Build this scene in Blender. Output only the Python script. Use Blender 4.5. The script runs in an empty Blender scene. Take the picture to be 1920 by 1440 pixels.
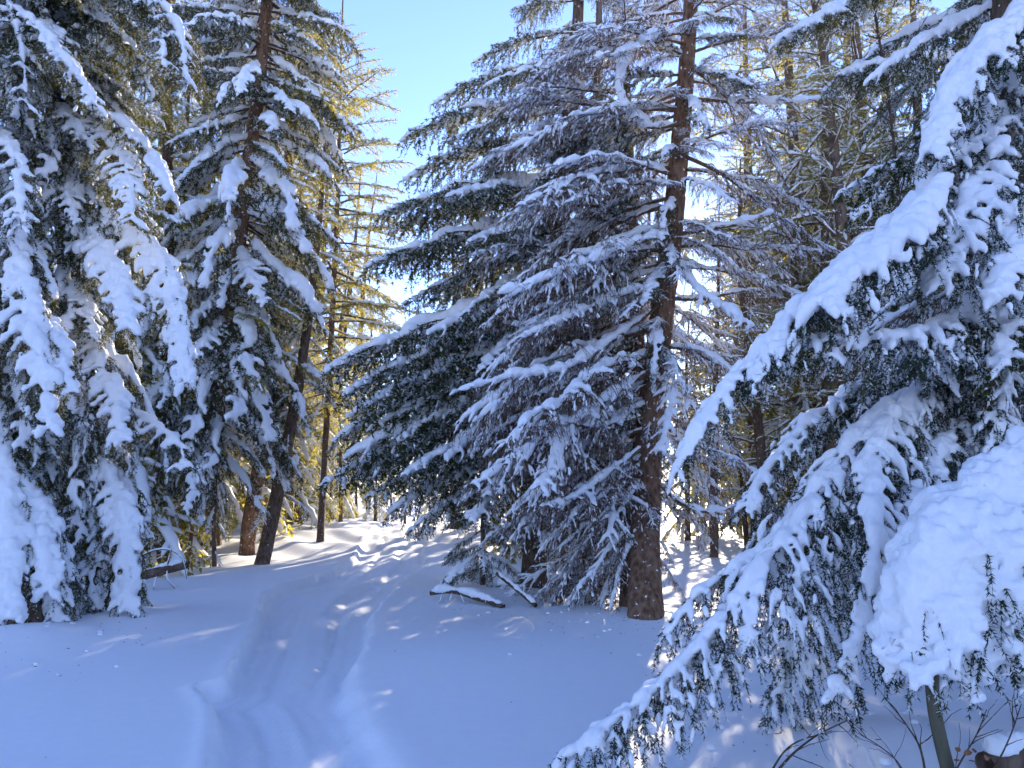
import bpy, math, random
import numpy as np
from mathutils import Matrix, Vector, Quaternion

# ------------------------------------------------------------------ scene, camera, light
scene = bpy.context.scene
COL = scene.collection
CAM_Z = 1.6
PITCH = math.radians(8.3)
FPX = 1440.0                                   # focal length in photo pixels (1920 wide)

cam_data = bpy.data.cameras.new('camera')
cam_data.sensor_width = 36.0
cam_data.lens = FPX / 1920.0 * 36.0
cam_data.clip_start = 0.05
cam_data.clip_end = 3000.0
cam = bpy.data.objects.new('camera', cam_data)
COL.objects.link(cam)
cam.location = (0, 0, CAM_Z)
cam.rotation_euler = (math.radians(90) + PITCH, 0, 0)
scene.camera = cam

SUN_AZ = math.radians(13.5)                    # to the right of straight ahead (+Y)
SUN_EL = math.radians(18.5)
world = bpy.data.worlds.new('World')
scene.world = world
world.use_nodes = True
wn = world.node_tree
sky = wn.nodes.new('ShaderNodeTexSky')
sky.sky_type = 'NISHITA'
sky.sun_disc = False
sky.sun_elevation = SUN_EL
sky.sun_rotation = SUN_AZ
sky.air_density = 1.0
sky.dust_density = 0.08
sky.ozone_density = 3.0
sky.altitude = 800
bgn = wn.nodes['Background']
bgn.inputs['Strength'].default_value = 0.15
tint = wn.nodes.new('ShaderNodeMix'); tint.data_type = 'RGBA'; tint.blend_type = 'MULTIPLY'    # the camera's white balance
tint.inputs['Factor'].default_value = 1.0
tint.inputs[7].default_value = (1.01, 0.955, 1.19, 1)
wn.links.new(sky.outputs[0], tint.inputs[6])
wn.links.new(tint.outputs[2], bgn.inputs['Color'])

sun_data = bpy.data.lights.new('sun', 'SUN')
sun_data.energy = 4.5
sun_data.angle = math.radians(0.5)
sun_data.color = (1.0, 0.86, 0.66)
sun = bpy.data.objects.new('sun', sun_data)
COL.objects.link(sun)
to_sun = Vector((math.sin(SUN_AZ) * math.cos(SUN_EL), math.cos(SUN_AZ) * math.cos(SUN_EL), math.sin(SUN_EL)))
sun.rotation_euler = (-to_sun).to_track_quat('-Z', 'Y').to_euler()
sun.location = to_sun * 60

scene.view_settings.view_transform = 'Standard'
scene.view_settings.look = 'None'
scene.view_settings.exposure = 1.38
scene.view_settings.gamma = 1.0
scene.render.engine = 'CYCLES'
scene.cycles.max_bounces = 4
scene.cycles.diffuse_bounces = 3
scene.cycles.adaptive_threshold = 0.04
scene.cycles.transmission_bounces = 3
scene.cycles.use_denoising = True
scene.cycles.debug_use_spatial_splits = True

# ------------------------------------------------------------------ helpers
CT, ST = math.cos(PITCH), math.sin(PITCH)

def P(px, py, y):
    """photo pixel -> world point whose forward distance is y"""
    u = (px - 960.0) / FPX
    v = (720.0 - py) / FPX
    d = np.array((u, CT - v * ST, ST + v * CT))
    p = d * (y / d[1])
    return p + np.array((0, 0, CAM_Z))

def G(px, py, z=0.0):
    """photo pixel -> world point on the level z"""
    u = (px - 960.0) / FPX
    v = (720.0 - py) / FPX
    d = np.array((u, CT - v * ST, ST + v * CT))
    return d * ((z - CAM_Z) / d[2]) + np.array((0, 0, CAM_Z))

def norm(a):
    return a / np.maximum(np.linalg.norm(a, axis=-1, keepdims=True), 1e-9)

def smooth(a, b, x):
    t = np.clip((x - a) / (b - a), 0, 1)
    return t * t * (3 - 2 * t)

class MB:
    """collects polygons (quads and triangles) and builds one mesh"""
    def __init__(self):
        self.v, self.q, self.t, self.n = [], [], [], 0
    def add(self, v, q=None, t=None):
        v = np.asarray(v, dtype=np.float64).reshape(-1, 3)
        if q is not None and len(q): self.q.append(np.asarray(q, dtype=np.int64).reshape(-1, 4) + self.n)
        if t is not None and len(t): self.t.append(np.asarray(t, dtype=np.int64).reshape(-1, 3) + self.n)
        self.v.append(v); self.n += len(v)
    def transformed_into(self, other, M):
        if not self.v: return
        v = np.concatenate(self.v)
        v = v @ M[:3, :3].T + M[:3, 3]
        other.add(v, np.concatenate(self.q) if self.q else None, np.concatenate(self.t) if self.t else None)
    def mesh(self, name, mat, flat=False):
        me = bpy.data.meshes.new(name)
        v = np.concatenate(self.v) if self.v else np.zeros((0, 3))
        q = np.concatenate(self.q) if self.q else np.zeros((0, 4), np.int64)
        t = np.concatenate(self.t) if self.t else np.zeros((0, 3), np.int64)
        me.vertices.add(len(v)); me.vertices.foreach_set('co', v.astype(np.float32).ravel())
        me.loops.add(q.size + t.size)
        me.loops.foreach_set('vertex_index', np.concatenate((q.ravel(), t.ravel())).astype(np.int32))
        me.polygons.add(len(q) + len(t))
        st = np.concatenate((np.arange(len(q)) * 4, q.size + np.arange(len(t)) * 3)).astype(np.int32)
        me.polygons.foreach_set('loop_start', st)
        me.update(calc_edges=True)
        me.polygons.foreach_set('use_smooth', np.full(len(me.polygons), not flat))
        if mat: me.materials.append(mat)
        return me

def tubes(Pn, Rn, sides):
    """Pn (N,K,3), Rn (N,K) -> verts, quads of N tubes"""
    N, K, _ = Pn.shape
    T = np.gradient(Pn, axis=1)
    T = norm(T)
    mt = norm(T.mean(axis=1))
    ref = np.where(np.abs(mt[:, 2:3]) > 0.85, np.array([[1.0, 0.02, 0]]), np.array([[0, 0.02, 1.0]]))
    A = norm(np.cross(T, ref[:, None, :]))
    B = np.cross(T, A)
    a = np.arange(sides) * (2 * math.pi / sides)
    V = Pn[:, :, None, :] + Rn[:, :, None, None] * (np.cos(a)[None, None, :, None] * A[:, :, None, :] + np.sin(a)[None, None, :, None] * B[:, :, None, :])
    idx = np.arange(N * K * sides).reshape(N, K, sides)
    i0 = idx[:, :-1, :]; i1 = idx[:, 1:, :]
    j0 = np.roll(i0, -1, axis=2); j1 = np.roll(i1, -1, axis=2)
    q = np.stack((i0, j0, j1, i1), axis=-1).reshape(-1, 4)
    return V.reshape(-1, 3), q

def grow(p0, d0, L, g, K, rng, wob=0.12):
    """N curves from p0 along d0 bending towards the ground"""
    N = len(p0)
    t = np.linspace(0, 1, K)[None, :, None]
    down = np.array((0, 0, -1.0))
    w = np.clip(np.asarray(g).reshape(-1, 1, 1) * t, 0, 1.6)
    wb = rng.normal(0, wob, (N, 1, 3)) * t + rng.normal(0, wob * 0.5, (N, K, 3))
    D = norm(d0[:, None, :] + down * w + wb)
    step = (np.asarray(L).reshape(-1, 1, 1) / (K - 1))
    pos = np.concatenate((np.zeros((N, 1, 3)), np.cumsum(D[:, :-1] * step, axis=1)), axis=1)
    return p0[:, None, :] + pos

def sample(Pn, t):
    """points and tangents on curves at parameter t (N,)"""
    N, K, _ = Pn.shape
    f = np.clip(t, 0, 0.9999) * (K - 1)
    i = f.astype(int); fr = (f - i)[:, None]
    a = Pn[np.arange(N), i]; b = Pn[np.arange(N), i + 1]
    return a * (1 - fr) + b * fr, norm(b - a)

def lengths(Pn):
    return np.linalg.norm(np.diff(Pn, axis=1), axis=2).sum(axis=1)

def needle_tris(mb, Pn, dens, L, w, rng, t0=0.0, spread=0.85):
    ln = lengths(Pn)
    n = np.maximum((ln * dens * rng.uniform(0.8, 1.2, len(ln))).astype(int), 1)
    idx = np.repeat(np.arange(len(Pn)), n)
    t = rng.uniform(t0, 1, len(idx))
    p, T = sample(Pn[idx], t)
    r = rng.normal(0, 1, (len(idx), 3))
    r = norm(r - (r * T).sum(1, keepdims=True) * T)
    d = norm(T * rng.uniform(0.4, 0.9, (len(idx), 1)) + r * spread)
    s = norm(np.cross(d, rng.normal(0, 1, (len(idx), 3))))
    LL = L * rng.uniform(0.7, 1.25, (len(idx), 1)); 
    v = np.stack((p - s * w / 2, p + s * w / 2, p + d * LL), axis=1).reshape(-1, 3)
    mb.add(v, None, np.arange(len(v)).reshape(-1, 3))

def resample(pts, n):
    """smooth (Catmull-Rom) polyline through pts, n even samples"""
    pts = np.asarray(pts, float)
    if len(pts) == 2:
        t = np.linspace(0, 1, n)[:, None]
        return pts[0] * (1 - t) + pts[1] * t
    ext = np.vstack((2 * pts[0] - pts[1], pts, 2 * pts[-1] - pts[-2]))
    out = []
    for i in range(1, len(ext) - 2):
        t = np.linspace(0, 1, 16, endpoint=False)[:, None]
        a, b, c, d = ext[i - 1], ext[i], ext[i + 1], ext[i + 2]
        out.append(0.5 * (2 * b + (c - a) * t + (2 * a - 5 * b + 4 * c - d) * t ** 2 + (3 * b - a - 3 * c + d) * t ** 3))
    out.append(pts[-1:])
    o = np.vstack(out)
    s = np.concatenate(([0], np.cumsum(np.linalg.norm(np.diff(o, axis=0), axis=1))))
    k = np.linspace(0, s[-1], n)
    return np.stack([np.interp(k, s, o[:, j]) for j in range(3)], axis=1)

def lump(n, k, rng, lo=0.35, hi=1.5):
    """lumpy multipliers (n,k), smooth along k"""
    a = rng.uniform(lo, hi, (n, k))
    a = (a + np.roll(a, 1, 1) * 0.4) / 1.4
    return a

# ------------------------------------------------------------------ materials
def new_mat(name):
    m = bpy.data.materials.new(name); m.use_nodes = True
    nt = m.node_tree; nt.nodes.clear()
    out = nt.nodes.new('ShaderNodeOutputMaterial')
    return m, nt, out

def N_(nt, typ, **kw):
    n = nt.nodes.new(typ)
    for k, v in kw.items():
        if k in n.inputs: n.inputs[k].default_value = v
        else: setattr(n, k, v)
    return n

def ramp(nt, fac, stops):
    r = nt.nodes.new('ShaderNodeValToRGB')
    while len(r.color_ramp.elements) < len(stops): r.color_ramp.elements.new(0.5)
    for e, (p, c) in zip(r.color_ramp.elements, stops):
        e.position = p; e.color = (*c, 1)
    nt.links.new(fac, r.inputs['Fac'])
    return r

SNOW_C = (0.86, 0.88, 0.91)

def snow_material(name, scale1, scale2, bump, sss=0.0):
    m, nt, out = new_mat(name)
    geo = N_(nt, 'ShaderNodeNewGeometry')
    n1 = N_(nt, 'ShaderNodeTexNoise', Scale=scale1, Detail=5.0, Roughness=0.6)
    n2 = N_(nt, 'ShaderNodeTexNoise', Scale=scale2, Detail=3.0, Roughness=0.7)
    nt.links.new(geo.outputs['Position'], n1.inputs['Vector'])
    nt.links.new(geo.outputs['Position'], n2.inputs['Vector'])
    mx = N_(nt, 'ShaderNodeMath', operation='MULTIPLY_ADD'); mx.inputs[1].default_value = 0.35
    nt.links.new(n2.outputs['Fac'], mx.inputs[0]); nt.links.new(n1.outputs['Fac'], mx.inputs[2])
    b = N_(nt, 'ShaderNodeBump', Strength=bump, Distance=0.02)
    nt.links.new(mx.outputs[0], b.inputs['Height'])
    r = ramp(nt, n1.outputs['Fac'], [(0.3, (0.83, 0.85, 0.89)), (0.7, SNOW_C)])
    p = N_(nt, 'ShaderNodeBsdfPrincipled', Roughness=0.65)
    p.inputs['Specular IOR Level'].default_value = 0.25
    nt.links.new(r.outputs[0], p.inputs['Base Color']); nt.links.new(b.outputs[0], p.inputs['Normal'])
    if sss > 0:
        p.inputs['Subsurface Weight'].default_value = sss
        p.inputs['Subsurface Radius'].default_value = (0.03, 0.03, 0.03)
        p.inputs['Subsurface Scale'].default_value = 1.0
    nt.links.new(p.outputs[0], out.inputs['Surface'])
    return m

M_GROUND = snow_material('snow_ground', 9.0, 80.0, 0.2)
M_TRACK = snow_material('packed_snow', 14.0, 90.0, 0.35)
M_SNOW = snow_material('branch_snow', 22.0, 110.0, 0.35)

def needle_material(name, c_dark, c_light, c_trans, tfac, frost):
    m, nt, out = new_mat(name)
    geo = N_(nt, 'ShaderNodeNewGeometry')
    n1 = N_(nt, 'ShaderNodeTexNoise', Scale=3.5, Detail=3.0)
    nt.links.new(geo.outputs['Position'], n1.inputs['Vector'])
    add = N_(nt, 'ShaderNodeMath', operation='MULTIPLY_ADD'); add.inputs[1].default_value = 0.5
    nt.links.new(geo.outputs['Random Per Island'], add.inputs[0]); nt.links.new(n1.outputs['Fac'], add.inputs[2])
    r = ramp(nt, add.outputs[0], [(0.45, c_dark), (1.0, c_light)])
    # hoar frost: patches of needles dusted white
    n2 = N_(nt, 'ShaderNodeTexNoise', Scale=6.0, Detail=4.0)
    nt.links.new(geo.outputs['Position'], n2.inputs['Vector'])
    a2 = N_(nt, 'ShaderNodeMath', operation='MULTIPLY_ADD'); a2.inputs[1].default_value = 0.55
    nt.links.new(geo.outputs['Random Per Island'], a2.inputs[0]); nt.links.new(n2.outputs['Fac'], a2.inputs[2])
    fr = ramp(nt, a2.outputs[0], [(1.0 - frost * 0.55, (0, 0, 0)), (1.0 - frost * 0.55 + 0.02, (1, 1, 1))])
    mixc = N_(nt, 'ShaderNodeMix', data_type='RGBA')
    nt.links.new(fr.outputs[0], mixc.inputs['Factor'])
    nt.links.new(r.outputs[0], mixc.inputs[6]); mixc.inputs[7].default_value = (0.78, 0.80, 0.84, 1)
    d = N_(nt, 'ShaderNodeBsdfDiffuse', Roughness=0.5)
    nt.links.new(mixc.outputs[2], d.inputs['Color'])
    tr = N_(nt, 'ShaderNodeBsdfTranslucent'); tr.inputs['Color'].default_value = (*c_trans, 1)
    ms = N_(nt, 'ShaderNodeMixShader'); ms.inputs[0].default_value = tfac
    nt.links.new(d.outputs[0], ms.inputs[1]); nt.links.new(tr.outputs[0], ms.inputs[2])
    nt.links.new(ms.outputs[0], out.inputs['Surface'])
    return m

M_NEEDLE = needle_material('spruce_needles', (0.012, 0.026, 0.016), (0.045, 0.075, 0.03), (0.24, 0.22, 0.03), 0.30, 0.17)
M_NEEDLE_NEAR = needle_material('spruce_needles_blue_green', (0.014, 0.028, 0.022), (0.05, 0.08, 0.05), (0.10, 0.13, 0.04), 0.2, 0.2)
M_NEEDLE_FAR = needle_material('sunlit_spruce_needles', (0.025, 0.04, 0.015), (0.09, 0.10, 0.03), (0.66, 0.55, 0.10), 0.5, 0.12)  # lit copy of the needles: golden backlight put into the translucent colour
M_NEEDLE_DEAD = needle_material('brown_dry_needles', (0.05, 0.032, 0.022), (0.13, 0.085, 0.06), (0.22, 0.12, 0.05), 0.3, 0.2)

def bark_material(name, c1, c2, c3, snow_amt, scale=18.0):
    m, nt, out = new_mat(name)
    geo = N_(nt, 'ShaderNodeNewGeometry')
    mp = N_(nt, 'ShaderNodeMapping'); mp.inputs['Scale'].default_value = (1, 1, 0.35)
    nt.links.new(geo.outputs['Position'], mp.inputs['Vector'])
    v = N_(nt, 'ShaderNodeTexVoronoi', Scale=scale); v.distance = 'EUCLIDEAN'
    n1 = N_(nt, 'ShaderNodeTexNoise', Scale=scale * 0.5, Detail=6.0, Roughness=0.7)
    nt.links.new(mp.outputs[0], v.inputs['Vector']); nt.links.new(mp.outputs[0], n1.inputs['Vector'])
    add = N_(nt, 'ShaderNodeMath', operation='MULTIPLY_ADD'); add.inputs[1].default_value = 0.5
    nt.links.new(v.outputs['Distance'], add.inputs[0]); nt.links.new(n1.outputs['Fac'], add.inputs[2])
    r = ramp(nt, add.outputs[0], [(0.4, c1), (0.65, c2), (0.95, c3)])
    n3 = N_(nt, 'ShaderNodeTexNoise', Scale=15.0, Detail=4.0)
    nt.links.new(geo.outputs['Position'], n3.inputs['Vector'])
    sp = ramp(nt, n3.outputs['Fac'], [(0.74 - snow_amt * 0.2, (0, 0, 0)), (0.76 - snow_amt * 0.2, (1, 1, 1))])
    mixc = N_(nt, 'ShaderNodeMix', data_type='RGBA')
    nt.links.new(sp.outputs[0], mixc.inputs['Factor']); nt.links.new(r.outputs[0], mixc.inputs[6])
    mixc.inputs[7].default_value = (0.82, 0.84, 0.87, 1)
    b = N_(nt, 'ShaderNodeBump', Strength=0.9, Distance=0.025)
    nt.links.new(add.outputs[0], b.inputs['Height'])
    p = N_(nt, 'ShaderNodeBsdfPrincipled', Roughness=0.9); p.inputs['Specular IOR Level'].default_value = 0.1
    nt.links.new(mixc.outputs[2], p.inputs['Base Color']); nt.links.new(b.outputs[0], p.inputs['Normal'])
    nt.links.new(p.outputs[0], out.inputs['Surface'])
    return m

M_BARK = bark_material('spruce_bark', (0.045, 0.030, 0.022), (0.11, 0.075, 0.055), (0.18, 0.13, 0.10), 0.25)
M_BARK_RED = bark_material('reddish_bark', (0.055, 0.030, 0.020), (0.15, 0.083, 0.052), (0.26, 0.16, 0.105), 0.42)  # half-dead spruce's own red; on the sunlit trunks it stands for warm light
M_TWIG = bark_material('twig_bark', (0.040, 0.028, 0.022), (0.09, 0.062, 0.05), (0.14, 0.10, 0.08), 0.35, 40.0)
M_TWIG_BROWN = bark_material('dry_twig_bark', (0.07, 0.043, 0.028), (0.14, 0.085, 0.055), (0.20, 0.13, 0.09), 0.35, 40.0)
M_YOUNG = bark_material('smooth_young_bark', (0.06, 0.055, 0.038), (0.10, 0.095, 0.065), (0.14, 0.13, 0.10), 0.1, 12.0)

def leaf_material():
    m, nt, out = new_mat('dry_leaf')
    geo = N_(nt, 'ShaderNodeNewGeometry')
    n1 = N_(nt, 'ShaderNodeTexNoise', Scale=60.0)
    nt.links.new(geo.outputs['Position'], n1.inputs['Vector'])
    r = ramp(nt, n1.outputs['Fac'], [(0.3, (0.16, 0.06, 0.025)), (0.7, (0.34, 0.15, 0.06))])
    p = N_(nt, 'ShaderNodeBsdfPrincipled', Roughness=0.7)
    nt.links.new(r.outputs[0], p.inputs['Base Color']); nt.links.new(p.outputs[0], out.inputs['Surface'])
    return m
M_LEAF = leaf_material()

# ------------------------------------------------------------------ objects
def link(name, data, parent=None):
    o = bpy.data.objects.new(name, data)
    COL.objects.link(o)
    if parent: o.parent = parent
    return o

def thing(name, label, cat, loc, group=None):
    o = link(name, None)
    o.location = [float(c) for c in loc]
    o.empty_display_size = 0.2
    o['label'] = label; o['category'] = cat
    if group: o['group'] = group
    return o

CRUMB = bpy.data.textures.new('crumbly_snow', 'CLOUDS'); CRUMB.noise_scale = 0.045; CRUMB.noise_depth = 2

LUMPS = bpy.data.textures.new('slumped_snow', 'CLOUDS'); LUMPS.noise_scale = 0.13; LUMPS.noise_depth = 3

def remeshed(mb, voxel, mat, name='snow', it=5, lumps=0.0):
    """union of overlapping closed tubes, smoothed"""
    me = mb.mesh('tmp', None)
    o = bpy.data.objects.new('tmp', me); COL.objects.link(o)
    r = o.modifiers.new('r', 'REMESH'); r.mode = 'VOXEL'; r.voxel_size = voxel; r.use_smooth_shade = True
    s = o.modifiers.new('s', 'SMOOTH'); s.factor = 0.5; s.iterations = it
    dp = o.modifiers.new('c', 'DISPLACE'); dp.texture = CRUMB; dp.strength = voxel * 1.9; dp.mid_level = 0.5; dp.texture_coords = 'LOCAL'
    if lumps:
        d2 = o.modifiers.new('l', 'DISPLACE'); d2.texture = LUMPS; d2.strength = lumps; d2.mid_level = 0.55; d2.texture_coords = 'LOCAL'
    dcm = o.modifiers.new('d', 'DECIMATE'); dcm.ratio = 0.42
    dg = bpy.context.evaluated_depsgraph_get()
    out = bpy.data.meshes.new_from_object(o.evaluated_get(dg))
    bpy.data.objects.remove(o); bpy.data.meshes.remove(me)
    out.name = name
    out.materials.clear(); out.materials.append(mat)
    return out

def bough(spine, seed, *, rad=0.03, sec=0.075, lsec=0.55, ang=(38, 62), gsec=0.7, prof=(0.35, 1.0, 0.25), ter=0.05, lter=0.2,
          gter=1.4, ndens=220, nlen=0.022, nw=0.004, s0=0.12, snow=(0.05, 0.035, 0.018), cover=(1.0, 0.9, 0.45),
          voxel=0.016, needles=True, side_hint=None, twig_r=0.004, K2=6, K3=4, low=False, ter_t=(0.12, 1.0),
          droop=0.6, n0=0.0, it=5, gaps=0.0):
    """one spruce limb: returns MB wood, MB needles, MB snow (snow still as tubes)"""
    rng = np.random.default_rng(seed)
    sp = np.asarray(spine, float)
    M = len(sp)
    seg = np.linalg.norm(np.diff(sp, axis=0), axis=1)
    Ls = seg.sum()
    wood, ned, sno = MB(), MB(), MB()
    tt = np.linspace(0, 1, M)
    rr = rad * (1 - 0.85 * tt)
    v, q = tubes(sp[None], rr[None], 4 if low else 7); wood.add(v, q)
    # side branchlets
    n = max(int(Ls * (1 - s0) / sec), 3)
    s = s0 + (1 - s0) * (np.arange(n) + rng.uniform(0, 0.8, n)) / n
    s = np.clip(s, 0, 0.995)
    p, T = sample(np.repeat(sp[None], n, 0), s)
    side = np.where(np.arange(n) % 2 == 0, 1.0, -1.0)[:, None]
    if side_hint is None:
        S = np.cross(T, np.array((0, 0, 1.0)))
        S = np.where(np.linalg.norm(S, axis=1, keepdims=True) < 0.25, np.cross(norm(sp[-1] - sp[0]) + 1e-3, (0.0, 0, 1.0)), S)
    else:
        S = np.repeat(np.asarray(side_hint, float)[None], n, 0)
    S = norm(S)
    U = norm(np.cross(S, T))
    a = np.radians(rng.uniform(ang[0], ang[1], n))[:, None]
    d0 = norm(T * np.cos(a) + S * side * np.sin(a) + U * rng.uniform(-0.15, 0.12, (n, 1)))
    pl = np.interp(s, [s0, s0 + (1 - s0) * 0.4, 1.0], prof)
    L2 = lsec * pl * rng.uniform(0.65, 1.15, n)
    C2 = grow(p, d0, L2, gsec * rng.uniform(0.7, 1.3, n), K2, rng)
    r2 = np.linspace(1, 0.35, K2)[None] * (twig_r * 1.5 * (0.5 + 0.5 * pl))[:, None]
    v, q = tubes(C2, r2, 3); wood.add(v, q)
    # hanging twigs
    C3 = None
    if ter:
        n3 = np.maximum((L2 / ter).astype(int), 1)
        idx = np.repeat(np.arange(n), n3)
        t3 = rng.uniform(ter_t[0], ter_t[1], len(idx))
        p3, T3 = sample(C2[idx], t3)
        S3 = norm(np.cross(T3, np.array((0, 0, 1.0))) + 1e-4) * np.where(rng.random(len(idx)) < 0.5, 1, -1)[:, None]
        d3 = norm(T3 * 0.75 + S3 * rng.uniform(0.3, 0.8, (len(idx), 1)) + np.array((0, 0, -1.0)) * droop * rng.uniform(0.3, 1.2, (len(idx), 1)))
        L3 = lter * rng.uniform(0.45, 1.2, len(idx)) * np.clip(pl[idx] + 0.2, 0.4, 1) * (1.1 - 0.5 * t3)
        C3 = grow(p3, d3, L3, gter * rng.uniform(0.5, 1.2, len(idx)), K3, rng)
        r3 = np.linspace(1, 0.4, K3)[None] * np.full((len(idx), 1), twig_r * 0.7)
        v, q = tubes(C3, r3, 3); wood.add(v, q)
    if needles:
        needle_tris(ned, sp[None], ndens * 1.0, nlen, nw, rng, t0=max(0.35, n0))
        needle_tris(ned, C2, ndens, nlen, nw, rng, t0=n0)
        if C3 is not None: needle_tris(ned, C3, ndens, nlen, nw, rng)
    # snow
    sd = 5 if low else 7
    if cover[0] > 0 and snow[0] > 0:
        KS = max(int(Ls / (snow[0] * 1.3)), 6)
        ps = resample(sp, KS)
        k0 = int(KS * 0.06)
        ps = ps[k0:]
        t = np.linspace(0, 1, len(ps))
        r = snow[0] * np.interp(t, [0, 0.12, 0.55, 1], [0.45, 0.8, 1.0, 0.6]) * lump(1, len(ps), rng)[0]
        if gaps: r = np.where(rng.random(len(r)) < gaps, r * 0.25, r)
        r[0] = r[-1] = 0.001
        ps = ps + np.array((0, 0, 1.0)) * (rad * (1 - t) * 0.7 + r * 0.45)[:, None]
        v, q = tubes(ps[None], r[None], sd + 1); sno.add(v, q)
    keep = rng.random(n) < cover[1]
    if keep.any() and snow[1] > 0:
        C = C2[keep]; Kq = 5 if low else 9
        te = rng.uniform(0.6, 1.0, len(C))
        fr = np.linspace(0, 1, Kq)
        pts = np.stack([sample(C, te * f)[0] for f in fr], axis=1)
        r = snow[1] * np.interp(fr, [0, 0.3, 0.75, 1], [0.9, 1.0, 0.75, 0.4])[None] * lump(len(C), Kq, rng) * np.clip(0.55 + 0.45 * pl[keep], 0.4, 1)[:, None]
        r[:, -1] = 0.001; r[:, 0] = 0.001
        pts = pts + np.array((0, 0, 1.0)) * (r * 0.55)[..., None]
        v, q = tubes(pts, r, sd); sno.add(v, q)
    if C3 is not None and snow[2] > 0 and cover[2] > 0:
        keep = rng.random(len(C3)) < cover[2]
        if keep.any():
            C = C3[keep]; Kq = 4 if low else 6
            a0 = rng.uniform(0.0, 0.35, len(C)); a1 = rng.uniform(0.5, 1.0, len(C))
            fr = np.linspace(0, 1, Kq)
            pts = np.stack([sample(C, a0 + (a1 - a0) * f)[0] for f in fr], axis=1)
            r = snow[2] * np.interp(fr, [0, 0.4, 1], [0.7, 1.0, 0.5])[None] * lump(len(C), Kq, rng) * rng.uniform(0.6, 1.25, (len(C), 1))
            r[:, -1] = 0.001; r[:, 0] = 0.001
            off = rng.normal(0, 0.5, (len(C), 1, 3)); off[..., 2] = 0.5
            pts = pts + off * r[..., None] * 0.6
            v, q = tubes(pts, r, 5 if low else 6); sno.add(v, q)
    return wood, ned, sno

class Proto:
    """finished limb meshes in local space (limb runs from the origin to tip)"""
    def __init__(self, wood, ned, sno, tip, voxel, m_wood, m_needle, it=5):
        self.tip = np.asarray(tip, float)
        self.len = np.linalg.norm(tip)
        self.wood = wood.mesh('branch', m_wood)
        self.needles = ned.mesh('needles', m_needle, flat=True) if ned.v else None
        self.snow = remeshed(sno, voxel, M_SNOW, 'snow', it) if sno.v else None

def put_limb(root, pr, origin, rot=None, scale=1.0, name='branch', vary=(1, 1)):
    b = link(name, pr.wood, root)
    b.location = [float(c) for c in (np.asarray(origin) - np.array(root.location))]
    if rot is not None:
        b.rotation_mode = 'QUATERNION'; b.rotation_quaternion = rot
    b.scale = (scale, scale * vary[0], scale * vary[1])
    if pr.needles: link('needles', pr.needles, b)['kind'] = 'stuff'
    if pr.snow: link('snow', pr.snow, b)['kind'] = 'stuff'
    return b

def aim(pr, vec, roll=0.0):
    vec = np.asarray(vec, float)
    yaw = math.atan2(vec[1], vec[0])
    el = math.atan2(vec[2], math.hypot(vec[0], vec[1]))
    e0 = math.atan2(pr.tip[2], math.hypot(pr.tip[0], pr.tip[1]))
    y0 = math.atan2(pr.tip[1], pr.tip[0])
    q = Quaternion((0, 0, 1), yaw) @ Quaternion((0, 1, 0), -(el - e0)) @ Quaternion((0, 0, 1), -y0) @ Quaternion((1, 0, 0), roll)
    return q, float(np.linalg.norm(vec) / pr.len), el - e0

def pick(protos, vec, rng):
    el = math.atan2(vec[2], math.hypot(vec[0], vec[1]))
    c = sorted(protos, key=lambda p: abs(math.atan2(p.tip[2], math.hypot(p.tip[0], p.tip[1])) - el))
    return c[rng.randrange(min(2, len(c)))]

def spine_proto(L, el0, el1, n=18, seed=0, wig=0.04):
    """limb axis in local XZ: elevation goes from el0 to el1 (degrees)"""
    rng = np.random.default_rng(seed)
    e = np.radians(np.linspace(el0, el1, n - 1))
    yaw = np.cumsum(rng.normal(0, wig, n - 1))
    st = L / (n - 1)
    d = np.stack((np.cos(e) * np.cos(yaw), np.cos(e) * np.sin(yaw), np.sin(e)), axis=1) * st
    return np.vstack((np.zeros(3), np.cumsum(d, axis=0)))

def trunk_mesh(pts, radii, mat, seed, sides=14, n=60, flare=0.35, bumps=0.08):
    rng = np.random.default_rng(seed)
    p = resample(pts, n)
    t = np.linspace(0, 1, n)
    r = np.interp(t, np.linspace(0, 1, len(radii)), radii)
    h = p[:, 2] - p[0, 2]
    r = r * (1 + flare * np.exp(-np.maximum(h, 0) / 0.25))
    v, q = tubes(p[None], r[None], sides)
    v = v.reshape(n, sides, 3)
    ph = rng.uniform(0, 6.28, 4)
    k = np.arange(sides)[None] * 2 * math.pi / sides
    f = bumps * (np.sin(3 * k + ph[0] + h[:, None] * 1.1) * 0.5 + np.sin(5 * k + ph[1] - h[:, None] * 2.3) * 0.4) + rng.normal(0, bumps * 0.35, (n, sides))
    v = p[:, None] + (v - p[:, None]) * (1 + f[..., None])
    mb = MB(); mb.add(v, q)
    return mb

# ------------------------------------------------------------------ ground
left_px = [(385, 1440), (398, 1320), (440, 1270), (468, 1190), (503, 1120), (535, 1096), (630, 1070), (668, 1045), (690, 1018), (712, 1002)]
right_px = [(762, 1440), (722, 1370), (674, 1295), (664, 1250), (690, 1190), (706, 1150), (740, 1105), (792, 1055), (800, 1024), (800, 1004)]
LE = np.array([G(*p) for p in left_px]); RE = np.array([G(*p) for p in right_px])

def edge(E, y):
    x = np.interp(y, E[:, 1], E[:, 0])
    s0 = (E[1, 0] - E[0, 0]) / (E[1, 1] - E[0, 1])
    x = np.where(y < E[0, 1], E[0, 0] + s0 * 0.5 * (y - E[0, 1]), x)
    x = np.where(y > E[-1, 1], E[-1, 0] + 0.02 * (y - E[-1, 1]), x)
    return x

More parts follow.
